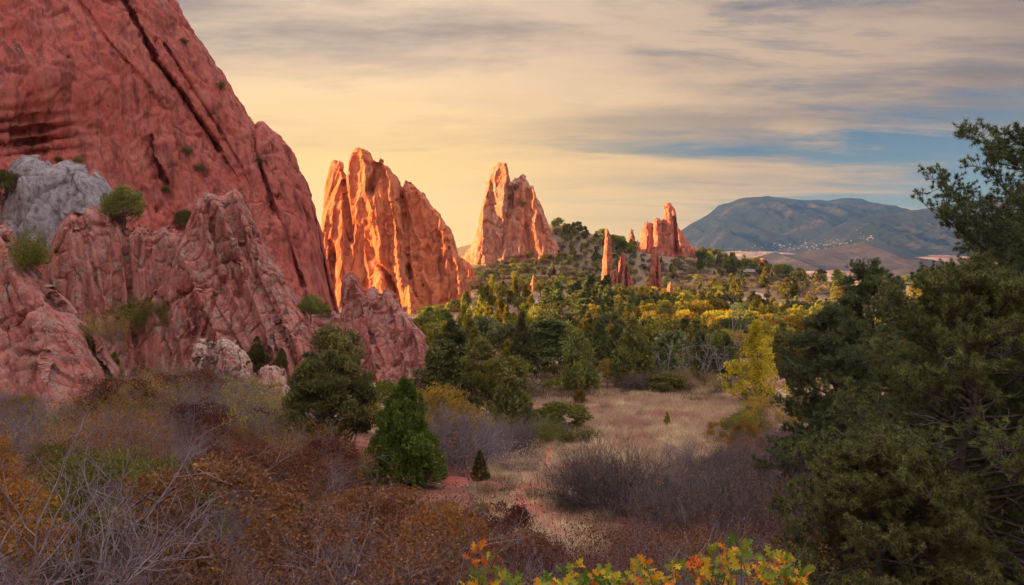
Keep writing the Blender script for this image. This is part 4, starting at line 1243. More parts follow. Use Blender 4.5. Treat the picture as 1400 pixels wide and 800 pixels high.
def inside(px, py, poly):
    c = False
    j = len(poly) - 1
    for i in range(len(poly)):
        if (poly[i][1] > py) != (poly[j][1] > py) and px < (poly[j][0] - poly[i][0]) * (py - poly[i][1]) / (poly[j][1] - poly[i][1]) + poly[i][0]:
            c = not c
        j = i
    return c


CLEAR = [[(596, 476), (606, 440), (720, 436), (712, 470)], [(900, 474), (880, 440), (1010, 432), (1010, 470)], [(985, 425), (985, 405), (1030, 398), (1060, 396), (1060, 408), (1160, 405), (1160, 425)],
         [(716, 424), (730, 408), (800, 404), (790, 424)],
         [(770, 640), (800, 548), (830, 530), (1010, 535), (1050, 560), (1030, 612), (960, 640)],
         [(862, 392), (885, 380), (888, 404), (866, 414)]]


NOUN = {'jun_far': ('dark juniper', 'juniper'), 'jun_gold': ('yellow green juniper', 'juniper'), 'pin_far': ('round pinyon', 'pinyon'), 'gold_far': ('golden oak', 'oak'), 'oak_far': ('olive oak', 'oak'),
        'pond_far': ('layered ponderosa', 'pine tree'), 'scrub_far': ('brown brush clump', 'brush'), 'bare': ('grey leafless bush', 'bush'), 'bare_dark': ('dark leafless bush', 'bush'),
        'russet': ('thin russet oak', 'bush'), 'russet_round': ('dense russet oak', 'bush'), 'orange': ('thin orange oak', 'bush'), 'orange_round': ('dense orange oak', 'bush'),
        'olive': ('thin olive oak', 'bush'), 'olive_round': ('dense olive oak', 'bush'), 'gold': ('thin golden oak', 'bush'), 'gold_round': ('dense golden oak', 'bush'),
        'tuft': ('straw grass tuft', 'grass tuft'), 'stone': ('reddish stone', 'stone')}
NAMED = []


def landmark(px, py):
    if py < 540:
        for x, t in ((600, 'under the glowing fin'), (680, 'between the two fins'), (760, 'under the twin peaks'), (815, 'left of the spire'), (850, 'under the spire'),
                     (910, 'under the castle rock'), (1000, 'left of cottonwood'), (1060, 'behind the cottonwood'), (1150, 'under the mountain')):
            if px < x:
                return t
        return 'beside near pine'
    for x, t in ((150, 'under the red shoulder'), (300, 'under the outcrop'), (430, 'under the leaning crag'), (520, 'near the round pinyon'), (620, 'near the bright juniper'),
                 (720, 'near the red bank'), (860, 'near the dark bush'), (1000, 'right of the dark bush')):
        if px < x:
            return t
    return 'near the right pines'


def finish_labels():
    """labels that many plants would share get their place in the row, counted from the left"""
    by = {}
    for o, base, px in NAMED:
        by.setdefault(base, []).append((px, o))
    nth = ['first', 'second', 'third', 'fourth', 'fifth', 'sixth', 'seventh', 'eighth', 'ninth', 'tenth', 'eleventh', 'twelfth']
    for base, l in by.items():
        l.sort(key=lambda q: q[0])
        for i, (px, o) in enumerate(l):
            o['label'] = base if len(l) == 1 or len(l) > 12 else base + ', ' + nth[i] + ' from left'


def scatter(poly, n, spacing, kinds, hr, label, cat, group, wf=(0.85, 1.2), clear=True, tries=40, seed=0, unit_h=1.0, line=None):
    g = g_(seed)
    xs = [p[0] for p in poly]
    ys = [p[1] for p in poly]
    done = t = 0
    while done < n and t < n * tries:
        t += 1
        px, py = g.uniform(min(xs), max(xs)), g.uniform(min(ys), max(ys))
        if not inside(px, py, poly) or (clear and any(inside(px, py, c) for c in CLEAR)):
            continue
        q = on_ground(px, py)
        if q is None or not free(q[0], q[1], spacing):
            continue
        k = kinds[int(g.integers(len(kinds)))]
        h = g.uniform(*hr) / unit_h
        if line is not None:
            lim = np.interp(px, [a[0] for a in line], [a[1] for a in line]) + abs(g.normal()) * 10
            hmax = (py - lim) * q[1] / F / 2.2
            if hmax < 0.28:
                continue
            h = min(h, hmax)
        w = h * g.uniform(*wf)
        f = (h * unit_h - hr[0]) / (hr[1] - hr[0])
        base = ('small ', 'medium ', 'large ')[min(max(int(f * 3), 0), 2)] + NOUN[k][0] + ' ' + label + ', ' + landmark(px, py)
        NAMED.append((put(k, q, base, NOUN[k][1], group, (w, w, h)), base, px))
        PLACED.append((q[0], q[1], spacing))
        done += 1
    return done


log = []
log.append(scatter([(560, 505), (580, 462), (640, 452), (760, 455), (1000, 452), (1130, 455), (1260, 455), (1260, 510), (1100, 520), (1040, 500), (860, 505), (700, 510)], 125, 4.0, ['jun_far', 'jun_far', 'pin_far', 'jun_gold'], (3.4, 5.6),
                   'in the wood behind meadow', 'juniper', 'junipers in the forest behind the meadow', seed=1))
log.append(scatter([(820, 490), (840, 450), (1000, 440), (1130, 445), (1200, 480), (1000, 500)], 58, 3.2, ['gold_far', 'oak_far', 'gold_far'], (3.0, 5.0),
                   'in the bright oak belt', 'oak', 'yellow oaks in the forest behind the meadow', seed=2, clear=False))
log.append(scatter([(560, 470), (600, 440), (700, 430), (760, 440), (740, 470), (640, 500)], 26, 3.6, ['oak_far', 'oak_far', 'pin_far'], (3.0, 5.0),
                   'on the slope below', 'bush', 'olive bushes below the glowing fin', seed=3))
log.append(scatter([(690, 458), (760, 425), (830, 418), (840, 450), (760, 470)], 16, 6.0, ['pond_far'], (6.5, 9.0),
                   'in the valley', 'pine tree', 'ponderosas in the valley below the spires', seed=4))
log.append(scatter([(630, 430), (650, 404), (720, 396), (850, 404), (1000, 408), (1130, 425), (1140, 445), (900, 450), (720, 445)], 165, 4.6, ['jun_far', 'jun_gold', 'jun_far', 'pin_far', 'jun_gold'], (3.4, 5.4),
                   'in the valley forest', 'juniper', 'junipers crowded around the spires', seed=5))
log.append(scatter([(740, 420), (790, 400), (900, 405), (980, 415), (990, 440), (900, 440), (800, 440)], 70, 3.6, ['gold_far', 'gold_far', 'oak_far'], (2.6, 4.6),
                   'among the sunlit oaks', 'oak', 'golden oaks near the spires', seed=6))
log.append(scatter([(940, 420), (990, 400), (1000, 412), (985, 430)], 9, 4.0, ['oak_far'], (4.0, 5.5), 'along the pale field', 'oak', 'oaks along the pale field', seed=7))
log.append(scatter([(985, 446), (985, 428), (1160, 426), (1180, 446)], 36, 4.0, ['jun_far', 'pin_far', 'oak_far'], (2.4, 3.8), 'in front of the pale field', 'juniper', 'junipers in front of the pale field', seed=8))
log.append(scatter([(1250, 452), (1250, 404), (1400, 402), (1400, 452)], 26, 5.0, ['gold_far'], (4.0, 6.0), 'seen through the pine', 'oak', 'golden oaks seen through the near pine', seed=9))
log.append(scatter([(560, 530), (590, 450), (720, 405), (860, 405), (1000, 410), (1140, 425), (1260, 445), (1240, 515), (1050, 515), (850, 522), (720, 545)], 150, 2.2, ['oak_far', 'scrub_far', 'gold_far'], (1.2, 2.4), 'low between the trees', 'bush', 'low bushes between the valley trees', seed=16))
for px, py, h, w in [(1005, 412, 30, 18), (1000, 404, 28, 15), (1030, 415, 16, 18), (1046, 394, 26, 18), (1049, 408, 14, 9), (1075, 408, 26, 18), (1086, 406, 22, 16), (1141, 412, 26, 12), (976, 396, 15, 11), (1012, 388, 14, 11)]:
    at('jun_far', px, py, h, 'dark juniper standing alone beside the pale field and trail', 'juniper', 'lone junipers beside the pale field', wpx=w, base_w=0.66)
at('gold_far', 1150, 417, 24, 'lone bright yellow tree at the right end of the pale field', 'oak', wpx=14, base_w=0.9)
log.append(scatter([(1060, 410), (1060, 396), (1150, 396), (1150, 410)], 22, 4.0, ['scrub_far', 'scrub_far', 'oak_far'], (2.5, 4.0), 'behind the pale field', 'brush', 'brush behind the pale field', seed=10, clear=False))
# the ridge
log.append(scatter([(640, 390), (700, 365), (755, 320), (800, 330), (860, 350), (980, 356), (1100, 384), (1140, 394), (1000, 398), (860, 396)], 105, 5.0, ['jun_far', 'pin_far', 'pin_far'], (2.2, 4.0),
                   'on the ridge slope', 'juniper', 'small junipers dotted over the ridge', seed=11))
log.append(scatter([(640, 380), (690, 370), (758, 318), (800, 328), (866, 350), (860, 392), (700, 396)], 70, 3.4, ['pin_far', 'oak_far', 'jun_far', 'pin_far'], (1.6, 4.4),
                   'on the wooded hillside', 'pinyon', 'trees on the wooded hillside', seed=17, wf=(0.9, 1.6)))
log.append(scatter([(750, 322), (762, 312), (800, 322), (870, 343), (870, 350), (800, 332)], 34, 3.2, ['pin_far', 'jun_far', 'oak_far'], (3.0, 6.0),
                   'on the hill skyline', 'pinyon', 'trees on the hill skyline', seed=12))
log.append(scatter([(955, 372), (960, 354), (1010, 362), (1090, 384), (1100, 390), (1030, 380)], 46, 4.0, ['pin_far', 'pin_far', 'jun_far'], (4.5, 8.0),
                   'in the ridge belt', 'pinyon', 'dark pines along the right ridge', seed=13))
log.append(scatter([(1090, 398), (1100, 388), (1260, 394), (1260, 402)], 26, 5.0, ['pin_far', 'jun_far'], (5.0, 9.0), 'in the far row', 'pinyon', 'far trees beyond the pale field', seed=14))
log.append(scatter([(630, 400), (650, 350), (755, 325), (860, 352), (980, 362), (1100, 388), (1140, 396), (980, 400), (860, 398)], 290, 2.4, ['scrub_far'], (1.2, 2.4), 'on the brown ridge', 'brush', 'brush clumps on the ridge slope', seed=15, wf=(1.2, 2.0)))
print('scatter', log)

# ------------------------------------------------------------------ plants on the rocks
for kind, px, py, h, uh, lb, cat in [
        ('pinyon_mid', 166, 318, 62, 1.0, 'small dark pinyon growing on top of the jointed outcrop', 'pinyon'),
        ('pinyon_mid', 249, 317, 30, 1.0, 'smaller pinyon behind the outcrop notch against the cliff', 'pinyon'),
        ('pinyon_mid', 4, 296, 62, 1.0, 'dark pinyon at the left edge beside the pale boulder', 'pinyon'),
        ('olive', 36, 372, 64, 2.6, 'olive bush in the gap under the pale boulder', 'bush'),
        ('gold', 50, 372, 50, 2.6, 'yellowish bush below the pale boulder', 'bush'),
        ('olive', 198, 452, 50, 2.6, 'olive bush in the gully between the two pink outcrops', 'bush'),
        ('gold', 142, 475, 52, 2.6, 'golden brown bush at the foot of the jointed outcrop', 'bush'),
        ('gold', 120, 470, 40, 2.6, 'thin golden bush against the red rock shoulder', 'bush'),
        ('jun_mid', 350, 505, 44, 1.0, 'small green juniper right of the split lichen rock', 'juniper'),
        ('jun_mid', 384, 500, 24, 1.0, 'tiny green juniper behind the lichen boulder', 'juniper'),
        ('pinyon_mid', 424, 440, 36, 1.0, 'dark green pinyon in the notch at the cliff foot', 'pinyon'),
        ('oak_mid', 440, 436, 22, 1.0, 'olive bush right of the pinyon in the cliff notch', 'bush'),
        ('jun_mid', 155, 528, 46, 1.0, 'dark green juniper bush at the edge of the red rock shoulder', 'juniper'),
        ('jun_mid', 146, 602, 40, 1.0, 'young dark green juniper among grey twigs at left', 'juniper'),
        ('jun_mid_dark', 338, 612, 30, 1.0, 'small blue green juniper among grey twigs below the lichen rocks', 'juniper'),
        ('gold', 46, 508, 20, 2.6, 'thin dry bush at the foot of the knob on the rock shoulder', 'bush'),
        ('sage', 97, 492, 14, 0.8, 'tuft of dry brush right of the knob on the rock shoulder', 'bush'),
        ('sage', 368, 385, 12, 0.8, 'tuft of pale yellow grass on the leaning outcrop', 'grass tuft'),
        ('olive', 252, 60, 9, 2.6, 'uppermost small green bush high on the cliff rib', 'bush'),
        ('olive', 300, 122, 14, 2.6, 'small green bush near the cliff edge', 'bush'),
        ('olive', 354, 228, 16, 2.6, 'dark green bush under the knob on the cliff skyline', 'bush'),
        ('olive', 254, 212, 14, 2.6, 'small green bush right of the flake on the cliff', 'bush'),
        ('olive', 273, 236, 14, 2.6, 'small green bush in a cliff hollow below the flake', 'bush'),
        ('olive', 226, 264, 13, 2.6, 'small green bush below the flake on the cliff', 'bush'),
        ('olive', 78, 222, 10, 2.6, 'tiny green bush over the left hump of the pale boulder', 'bush'),
        ('olive', 108, 224, 12, 2.6, 'tiny green bush over the right hump of the pale boulder', 'bush'),
        ('pin_far', 706, 262, 10, 1.0, 'small tree in the notch between the twin peaks', 'pinyon'),
        ('pin_far', 716, 284, 8, 1.0, 'tiny tree below the notch between the twin peaks', 'pinyon'),
        ('pin_far', 578, 430, 9, 1.0, 'dark bush at the foot of the sunlit slab', 'bush')]:
    loc = pick(px, py)
    if loc is None:
        continue
    h = h * loc.y / F / uh
    put(kind, (loc.x, loc.y + 0.1 * h, loc.z), lb, cat, None, h * 0.7 if kind == 'oak_mid' and py < 300 else h)


# ------------------------------------------------------------------ the near thickets
TOPS = [(-80, 515), (0, 525), (50, 540), (110, 545), (150, 515), (200, 495), (260, 495), (330, 510), (400, 525), (440, 560), (475, 600), (500, 645), (560, 672), (640, 680), (690, 690), (725, 712), (750, 745), (790, 752), (840, 742), (870, 690), (900, 668), (950, 640), (1000, 600), (1060, 580), (1200, 560)]


def thicket(poly, n, spacing, kinds, sr, label, cat, group, seed, clear=True):
    return scatter(poly, n, spacing, kinds, sr, label, cat, group, (0.95, 1.3), clear, 60, seed, line=TOPS if seed not in (34, 37, 38, 39) else None)


PATHWAY = [(575, 640), (700, 640), (735, 600), (810, 600), (770, 640), (790, 700), (830, 760), (760, 770), (700, 690), (600, 668)]
CLEAR.append(PATHWAY)
one = []
for kind, px, py, hpx, lb in [
        ('bare_dark', 840, 706, 108, 'large dark leafless bush in the middle, right of the red trail'),
        ('bare_dark', 862, 702, 92, 'dark leafless bush at the right side of the large middle one'),
        ('bare_dark', 822, 700, 104, 'tall dark leafless bush merged into the large middle one'),
        ('bare_dark', 800, 694, 84, 'dark leafless bush leaning over the red trail'),
        ('bare', 930, 650, 66, 'small dark leafless bush standing in the meadow front'),
        ('bare', 645, 640, 100, 'grey purple leafless bush right of the bright green juniper'),
        ('bare', 615, 652, 110, 'tall leafless bush touching the bright green juniper'),
        ('gold_round', 596, 640, 118, 'rusty gold bush behind the bright green juniper'),
        ('sage', 705, 646, 44, 'yellow tipped rabbitbrush beside the trail'),
        ('sage', 880, 584, 16, 'pale yellow rabbitbrush alone in the dry meadow'),
        ('olive_round', 160, 815, 215, 'big olive green oak bush in the lower left'),
        ('olive_round', 215, 790, 150, 'olive oak bush right of the big olive one in the lower left'),
        ('olive_round', 118, 820, 130, 'dark olive oak bush left of the big olive one'),
        ('orange_round', 30, 815, 140, 'bright orange oak bush in the bottom left corner'),
        ('orange_round', 62, 830, 120, 'orange gold oak bush beside the bottom left corner'),
        ('russet_round', 395, 690, 80, 'rusty oak bush in front of the round headed pinyon'),
        ('gold_round', 1060, 600, 60, 'golden oak bush at the right edge of the meadow'),
        ('gold_round', 1020, 630, 58, 'yellow olive oak bush in front of the right meadow edge'),
        ('gold_round', 985, 612, 40, 'small olive yellow bush beside the meadow, left of the golden oaks'),
        ('russet_round', 300, 735, 100, 'rounded rusty oak bush right of the lower left olive bushes'),
        ('russet_round', 360, 745, 90, 'rusty oak bush beside the rounded rusty one'),
        ('bare', 880, 706, 30, 'low dark brush below the large leafless bush')]:
    q = on_ground(px, py)
    h = hpx * q[1] / F / (0.75 if kind == 'sage' else 2.3 if 'round' in kind else 2.5)
    put(kind, q, lb, 'bush', None, h)
    PLACED.append((q[0], q[1], 3.6 if hpx >= 130 else 1.6))
log2 = []
log2.append(thicket([(290, 900), (280, 700), (330, 670), (480, 690), (620, 672), (700, 700), (745, 760), (740, 900)], 78, 1.75, ['russet_round', 'russet_round', 'russet', 'russet_round', 'orange_round', 'russet', 'olive_round', 'bare'], (0.5, 1.2), 'in the bottom thicket', 'scrub oak', 'russet scrub oaks along the bottom', 31))
log2.append(thicket([(-60, 900), (-60, 550), (60, 560), (90, 640), (60, 760), (70, 900)], 50, 1.7, ['orange_round', 'russet_round', 'orange', 'bare', 'olive_round'], (0.5, 1.25), 'in the left thicket', 'scrub oak', 'orange scrub oaks along the left edge', 32))
log2.append(thicket([(-60, 620), (-20, 560), (60, 555), (150, 530), (260, 510), (400, 530), (440, 580), (500, 650), (430, 690), (250, 690), (120, 690)], 150, 1.35, ['bare', 'bare', 'bare', 'bare_dark', 'gold', 'russet_round', 'orange', 'bare'], (0.6, 1.25), 'in the upper thicket', 'bush', 'leafless bushes below the outcrops', 33))
log2.append(thicket([(560, 640), (590, 560), (640, 590), (720, 600), (700, 640)], 20, 1.4, ['bare', 'bare', 'gold'], (0.7, 1.0), 'behind the dirt bank', 'bush', 'leafless bushes behind the red bank', 34, False))
log2.append(thicket([(880, 740), (900, 640), (960, 620), (1050, 600), (1160, 620), (1160, 760), (1000, 780)], 75, 1.45, ['bare_dark', 'bare', 'russet', 'bare', 'bare_dark'], (0.6, 1.1), 'in the right thicket', 'bush', 'purple brown bushes by the near pines', 35))
log2.append(thicket([(700, 900), (760, 780), (830, 735), (1100, 735), (1130, 900)], 26, 1.4, ['russet', 'bare', 'russet'], (0.45, 0.7), 'behind the bright leaves', 'scrub oak', 'russet bushes behind the bright oak leaves', 36, False))
log2.append(thicket([(985, 640), (1010, 580), (1060, 560), (1120, 560), (1120, 640), (1050, 660)], 14, 1.6, ['gold_round', 'olive_round', 'gold_round'], (0.6, 1.1), 'at the meadow edge', 'scrub oak', 'yellow oaks between meadow and pines', 37, False))
log2.append(thicket([(860, 540), (860, 524), (1010, 524), (1010, 540)], 16, 1.6, ['bare', 'gold', 'bare_dark'], (0.8, 1.2), 'under the dead trees', 'bush', 'brush under the dead trees', 38, False))
log2.append(thicket([(690, 620), (700, 595), (790, 590), (800, 612)], 8, 1.8, ['bare', 'bare_dark', 'olive'], (0.6, 0.9), 'below the spreading oak', 'bush', 'tangled brush at the meadow edge', 39, False))
print('thickets', log2)


# ------------------------------------------------------------------ grass and litter
def field(poly, n, seed, hr, W, mat_chunks, name):
    g = g_(seed)
    pts = []
    XY = np.array([on_ground(*p)[:2] for p in poly])
    lo, hi = XY.min(0), XY.max(0)
    pl = [tuple(p) for p in XY]
    c = g.uniform(lo, hi, (n * 4, 2))
    keep = np.array([inside(a, b, pl) for a, b in c])
    c = c[keep][:n]
    dens = fbm(np.stack([c[:, 0] / 2.2, c[:, 1] / 2.2, c[:, 0] * 0], axis=1), 3, seed)
    c = c[dens + 0.35 * g.normal(size=len(c)) > -0.25]
    tint = fbm(np.stack([c[:, 0] / 3.5, c[:, 1] / 3.5, c[:, 0] * 0], axis=1), 3, seed + 5) * 0.5 + 0.5
    chunks = []
    k = 6
    P = np.repeat(np.stack([c[:, 0], c[:, 1], ground(c[:, 0], c[:, 1]) - 0.02], axis=1), k, 0)
    P[:, :2] += g.normal(size=(len(P), 2)) * 0.07
    D = unit(np.array([0, 0, 1.0]) + 0.33 * g.normal(size=P.shape))
    V, Fa = blades(P, D, g.uniform(hr[0], hr[1], len(P)) * np.clip(0.95 + 1.1 * np.repeat(fbm(np.stack([c[:, 0] / 1.1, c[:, 1] / 1.1, c[:, 0] * 0], axis=1), 2, seed + 8), k), 0.35, 2.0), W, g)
    r = np.repeat(np.clip(0.5 * g.random(len(P)) + 0.5 * g.random(len(P)), 0, 1), 3)
    sel = np.repeat(tint, k) + 0.12 * g.normal(size=len(P)) > mat_chunks[2]
    for m, s in ((mat_chunks[0], sel), (mat_chunks[1], ~sel)):
        vs = np.repeat(s, 3)
        nn = int(s.sum())
        chunks.append((V[vs], np.arange(nn * 3).reshape(nn, 3), m, r[vs]))
    stuff(obj(name, mesh(name, chunks)))


field([(740, 660), (780, 600), (800, 545), (1040, 541), (1060, 600), (960, 650)], 60000, 61, (0.18, 0.55), 0.03, (M['straw'], M['redgrass'], 0.48), 'meadow_grass')
field([(680, 552), (700, 512), (860, 510), (875, 540), (800, 552)], 14000, 65, (0.2, 0.6), 0.04, (M['straw'], M['scrub'], 0.5), 'meadow_grass')
field([(850, 546), (866, 512), (1040, 512), (1055, 546)], 14000, 66, (0.2, 0.6), 0.04, (M['straw'], M['scrub'], 0.45), 'meadow_grass')
field([(690, 780), (640, 668), (700, 600), (790, 590), (830, 640), (840, 780)], 26000, 62, (0.12, 0.40), 0.016, (M['straw'], M['scrub'], 0.42), 'trailside_grass')
g = g_(63)
c = np.stack([g.uniform(-32, 30, 60000), g.uniform(8, 52, 60000)], axis=1)
P = np.stack([c[:, 0], c[:, 1], ground(c[:, 0], c[:, 1]) + 0.015], axis=1)
m_ = fbm(P / 3.0, 3, 64) + 0.3 * g.normal(size=len(P)) > -0.05
P = P[m_]
V, Fa, r = sprigs(P, unit(g.normal(size=P.shape) * np.array([1, 1, 0.25])), 0.10, 0.06, g)
stuff(obj('leaf_litter', mesh('leaf_litter', [(V, Fa, M['russet'], r)])))


for s in range(3):
    g = g_(640 + s)
    P = g.normal(size=(170, 3)) * np.array([0.16, 0.16, 0])
    D = unit(np.array([0, 0, 1.0]) + np.concatenate([P[:, :2] * 2.2, np.zeros((170, 1))], axis=1) + 0.18 * g.normal(size=P.shape))
    V, Fa = blades(P, D, g.uniform(0.35, 0.75, 170), 0.022, g)
    PROTO.setdefault('tuft', []).append(('grass_tuft', mesh('grass_tuft', [(V, Fa, M['straw'], np.repeat(g.random(170), 3))]), []))
    b = bpy.data.meshes.new('s')
    import bmesh
    bm = bmesh.new()
    bmesh.ops.create_icosphere(bm, subdivisions=3, radius=0.5)
    V = np.array([q.co[:] for q in bm.verts])
    Fa = np.array([[q.index for q in f.verts] for f in bm.faces])
    bm.free()
    bpy.data.meshes.remove(b)
    F1, F2, rid = worley(V * 1.7 + s * 5, 650 + s)
    V = V * (1 + 0.25 * (rid - 0.5) + 0.12 * fbm(V * 3 + s, 3, 660 + s))[:, None] * np.array([1.0, 0.8, 0.55])
    PROTO.setdefault('stone', []).append(('stone', mesh('stone', [(V, Fa, M['lichen'], None)], False), []))
scatter([(760, 640), (790, 595), (800, 548), (1040, 542), (1055, 600), (960, 645)], 120, 0.9, ['tuft'], (0.8, 1.8), 'in the dry meadow', 'grass tuft', 'grass tufts in the meadow', clear=False, seed=41)
scatter([(690, 760), (680, 680), (720, 600), (790, 595), (830, 640), (840, 760)], 50, 0.7, ['tuft'], (0.5, 1.0), 'beside the red trail', 'grass tuft', 'grass tufts beside the trail', clear=False, seed=42)
scatter([(600, 668), (590, 650), (700, 655), (770, 660), (770, 740), (740, 740), (690, 690)], 34, 0.25, ['stone'], (0.12, 0.42), 'on the red trail', 'stone', 'stones on the trail', clear=False, seed=43)


finish_labels()


# ------------------------------------------------------------------ bright oak leaves in front
def leaf_outline():
    pts = [(0.0, 0.03), (0.16, 0.05), (0.24, 0.17), (0.31, 0.07), (0.42, 0.10), (0.50, 0.29), (0.58, 0.27), (0.57, 0.10), (0.68, 0.12), (0.78, 0.27), (0.85, 0.22), (0.82, 0.09), (0.92, 0.09), (1.0, 0.0)]
    return [(a, b) for a, b in pts] + [(a, -b) for a, b in pts[-2::-1]]


LO = np.array(leaf_outline())


def big_leaves(P, D, N, L, tint, g):
    n = len(P)
    S = unit(np.cross(N, D))
    N2 = np.cross(D, S)
    L = L[:, None, None]
    a = LO[None, :, 0:1]
    b = LO[None, :, 1:2]
    cup = g.uniform(-0.25, 0.5, (n, 1, 1))
    curl = g.uniform(-0.4, 0.2, (n, 1, 1))
    V = P[:, None] + D[:, None] * a * L + S[:, None] * b * L * g.uniform(0.85, 1.2, (n, 1, 1)) + N2[:, None] * (np.abs(b) * cup + a * a * curl) * L
    k = len(LO)
    return V.reshape(-1, 3), np.arange(n * k).reshape(n, k), np.repeat(tint, k)


def leafy_oak(label, px0, px1, line, Y0, seed, n, dy=0.8):
    g = g_(seed)
    xm = ((px0 + px1) / 2 - CX) / F * Y0
    base = np.array([xm, Y0, gz(xm, Y0) - 0.05])
    T = thing('scrub_oak', tuple(base), label, 'scrub oak', 'bright leaved scrub oaks in front')
    P0, P1, R0, R1, LP, LD, LT = [], [], [], [], [], [], []
    for i in range(n):
        px = g.uniform(px0, px1)
        topy = np.interp(px, [q[0] for q in line], [q[1] for q in line])
        d = g.random() ** 0.75
        py = topy + 4 + d * (835 - topy)
        Y = Y0 + g.uniform(-dy, dy)
        tip = np.array([(px - CX) / F * Y, Y, (HY - py) / F * Y]) - base
        foot = np.array([tip[0] * 0.35 + g.normal() * 0.1, g.normal() * 0.15, 0.0])
        m1 = foot * 0.45 + tip * 0.55 + np.array([g.normal() * 0.08, g.normal() * 0.08, 0.08])
        r = 0.012
        for p, q, u, w in ((foot, m1, r, r * 0.6), (m1, tip, r * 0.6, 0.003)):
            P0.append(p); P1.append(q); R0.append(u); R1.append(w)
        dirn = unit((tip - m1)[None])[0]
        hue = np.clip(g.normal(0.42, 0.27), 0, 1)
        for k in range(int(g.integers(5, 9))):
            f = 1 - 0.22 * g.random() * (k > 2)
            p = m1 + (tip - m1) * f
            dd = dirn * (0.9 if k < 2 else 0.25) + rand_unit(1, g)[0] * 0.9 + np.array([0, 0, 0.1])
            LP.append(p); LD.append(dd / np.linalg.norm(dd)); LT.append(np.clip(hue + g.normal() * 0.12, 0, 1))
    LP, LD = np.array(LP), np.array(LD)
    N = unit(np.array([0, -0.55, 0.75]) + 0.65 * g.normal(size=LD.shape))
    V, Fa, t = big_leaves(LP, LD, N, g.uniform(0.075, 0.135, len(LP)), np.array(LT), g)
    W = tubes(P0, P1, R0, R1, 5)
    obj('stems', mesh('stems', [(W[0], W[1], M['twig'], None)]), T)
    obj('foliage', mesh('foliage', [(V, Fa, M['oakleaf'], t)], smooth=False), T)


leafy_oak('upright oak shoot with red and green lobed leaves, leftmost of the bright oaks', 628, 700, [(625, 790), (640, 770), (652, 735), (664, 760), (690, 785), (700, 775)], 7.2, 201, 16, 0.3)
leafy_oak('small green leaved oak shoot between the leftmost shoot and the main oak', 690, 735, [(690, 790), (705, 776), (735, 790)], 7.0, 202, 8, 0.3)
leafy_oak('green and yellow leaved oak left of the red leaved clump', 736, 855, [(736, 790), (770, 772), (790, 760), (812, 745), (835, 748), (855, 765)], 7.3, 203, 60)
leafy_oak('red and green leaved oak in the middle of the front row', 850, 960, [(850, 770), (880, 745), (900, 756), (930, 752), (960, 748)], 7.0, 204, 62)
leafy_oak('orange tipped oak with the tallest sprig near the right end', 955, 1050, [(955, 750), (990, 742), (1008, 735), (1018, 728), (1028, 742), (1050, 756)], 7.4, 205, 56)
leafy_oak('yellow and orange leaved oak at the right end of the front row', 1045, 1108, [(1045, 758), (1075, 752), (1098, 762), (1108, 780)], 7.0, 206, 34)


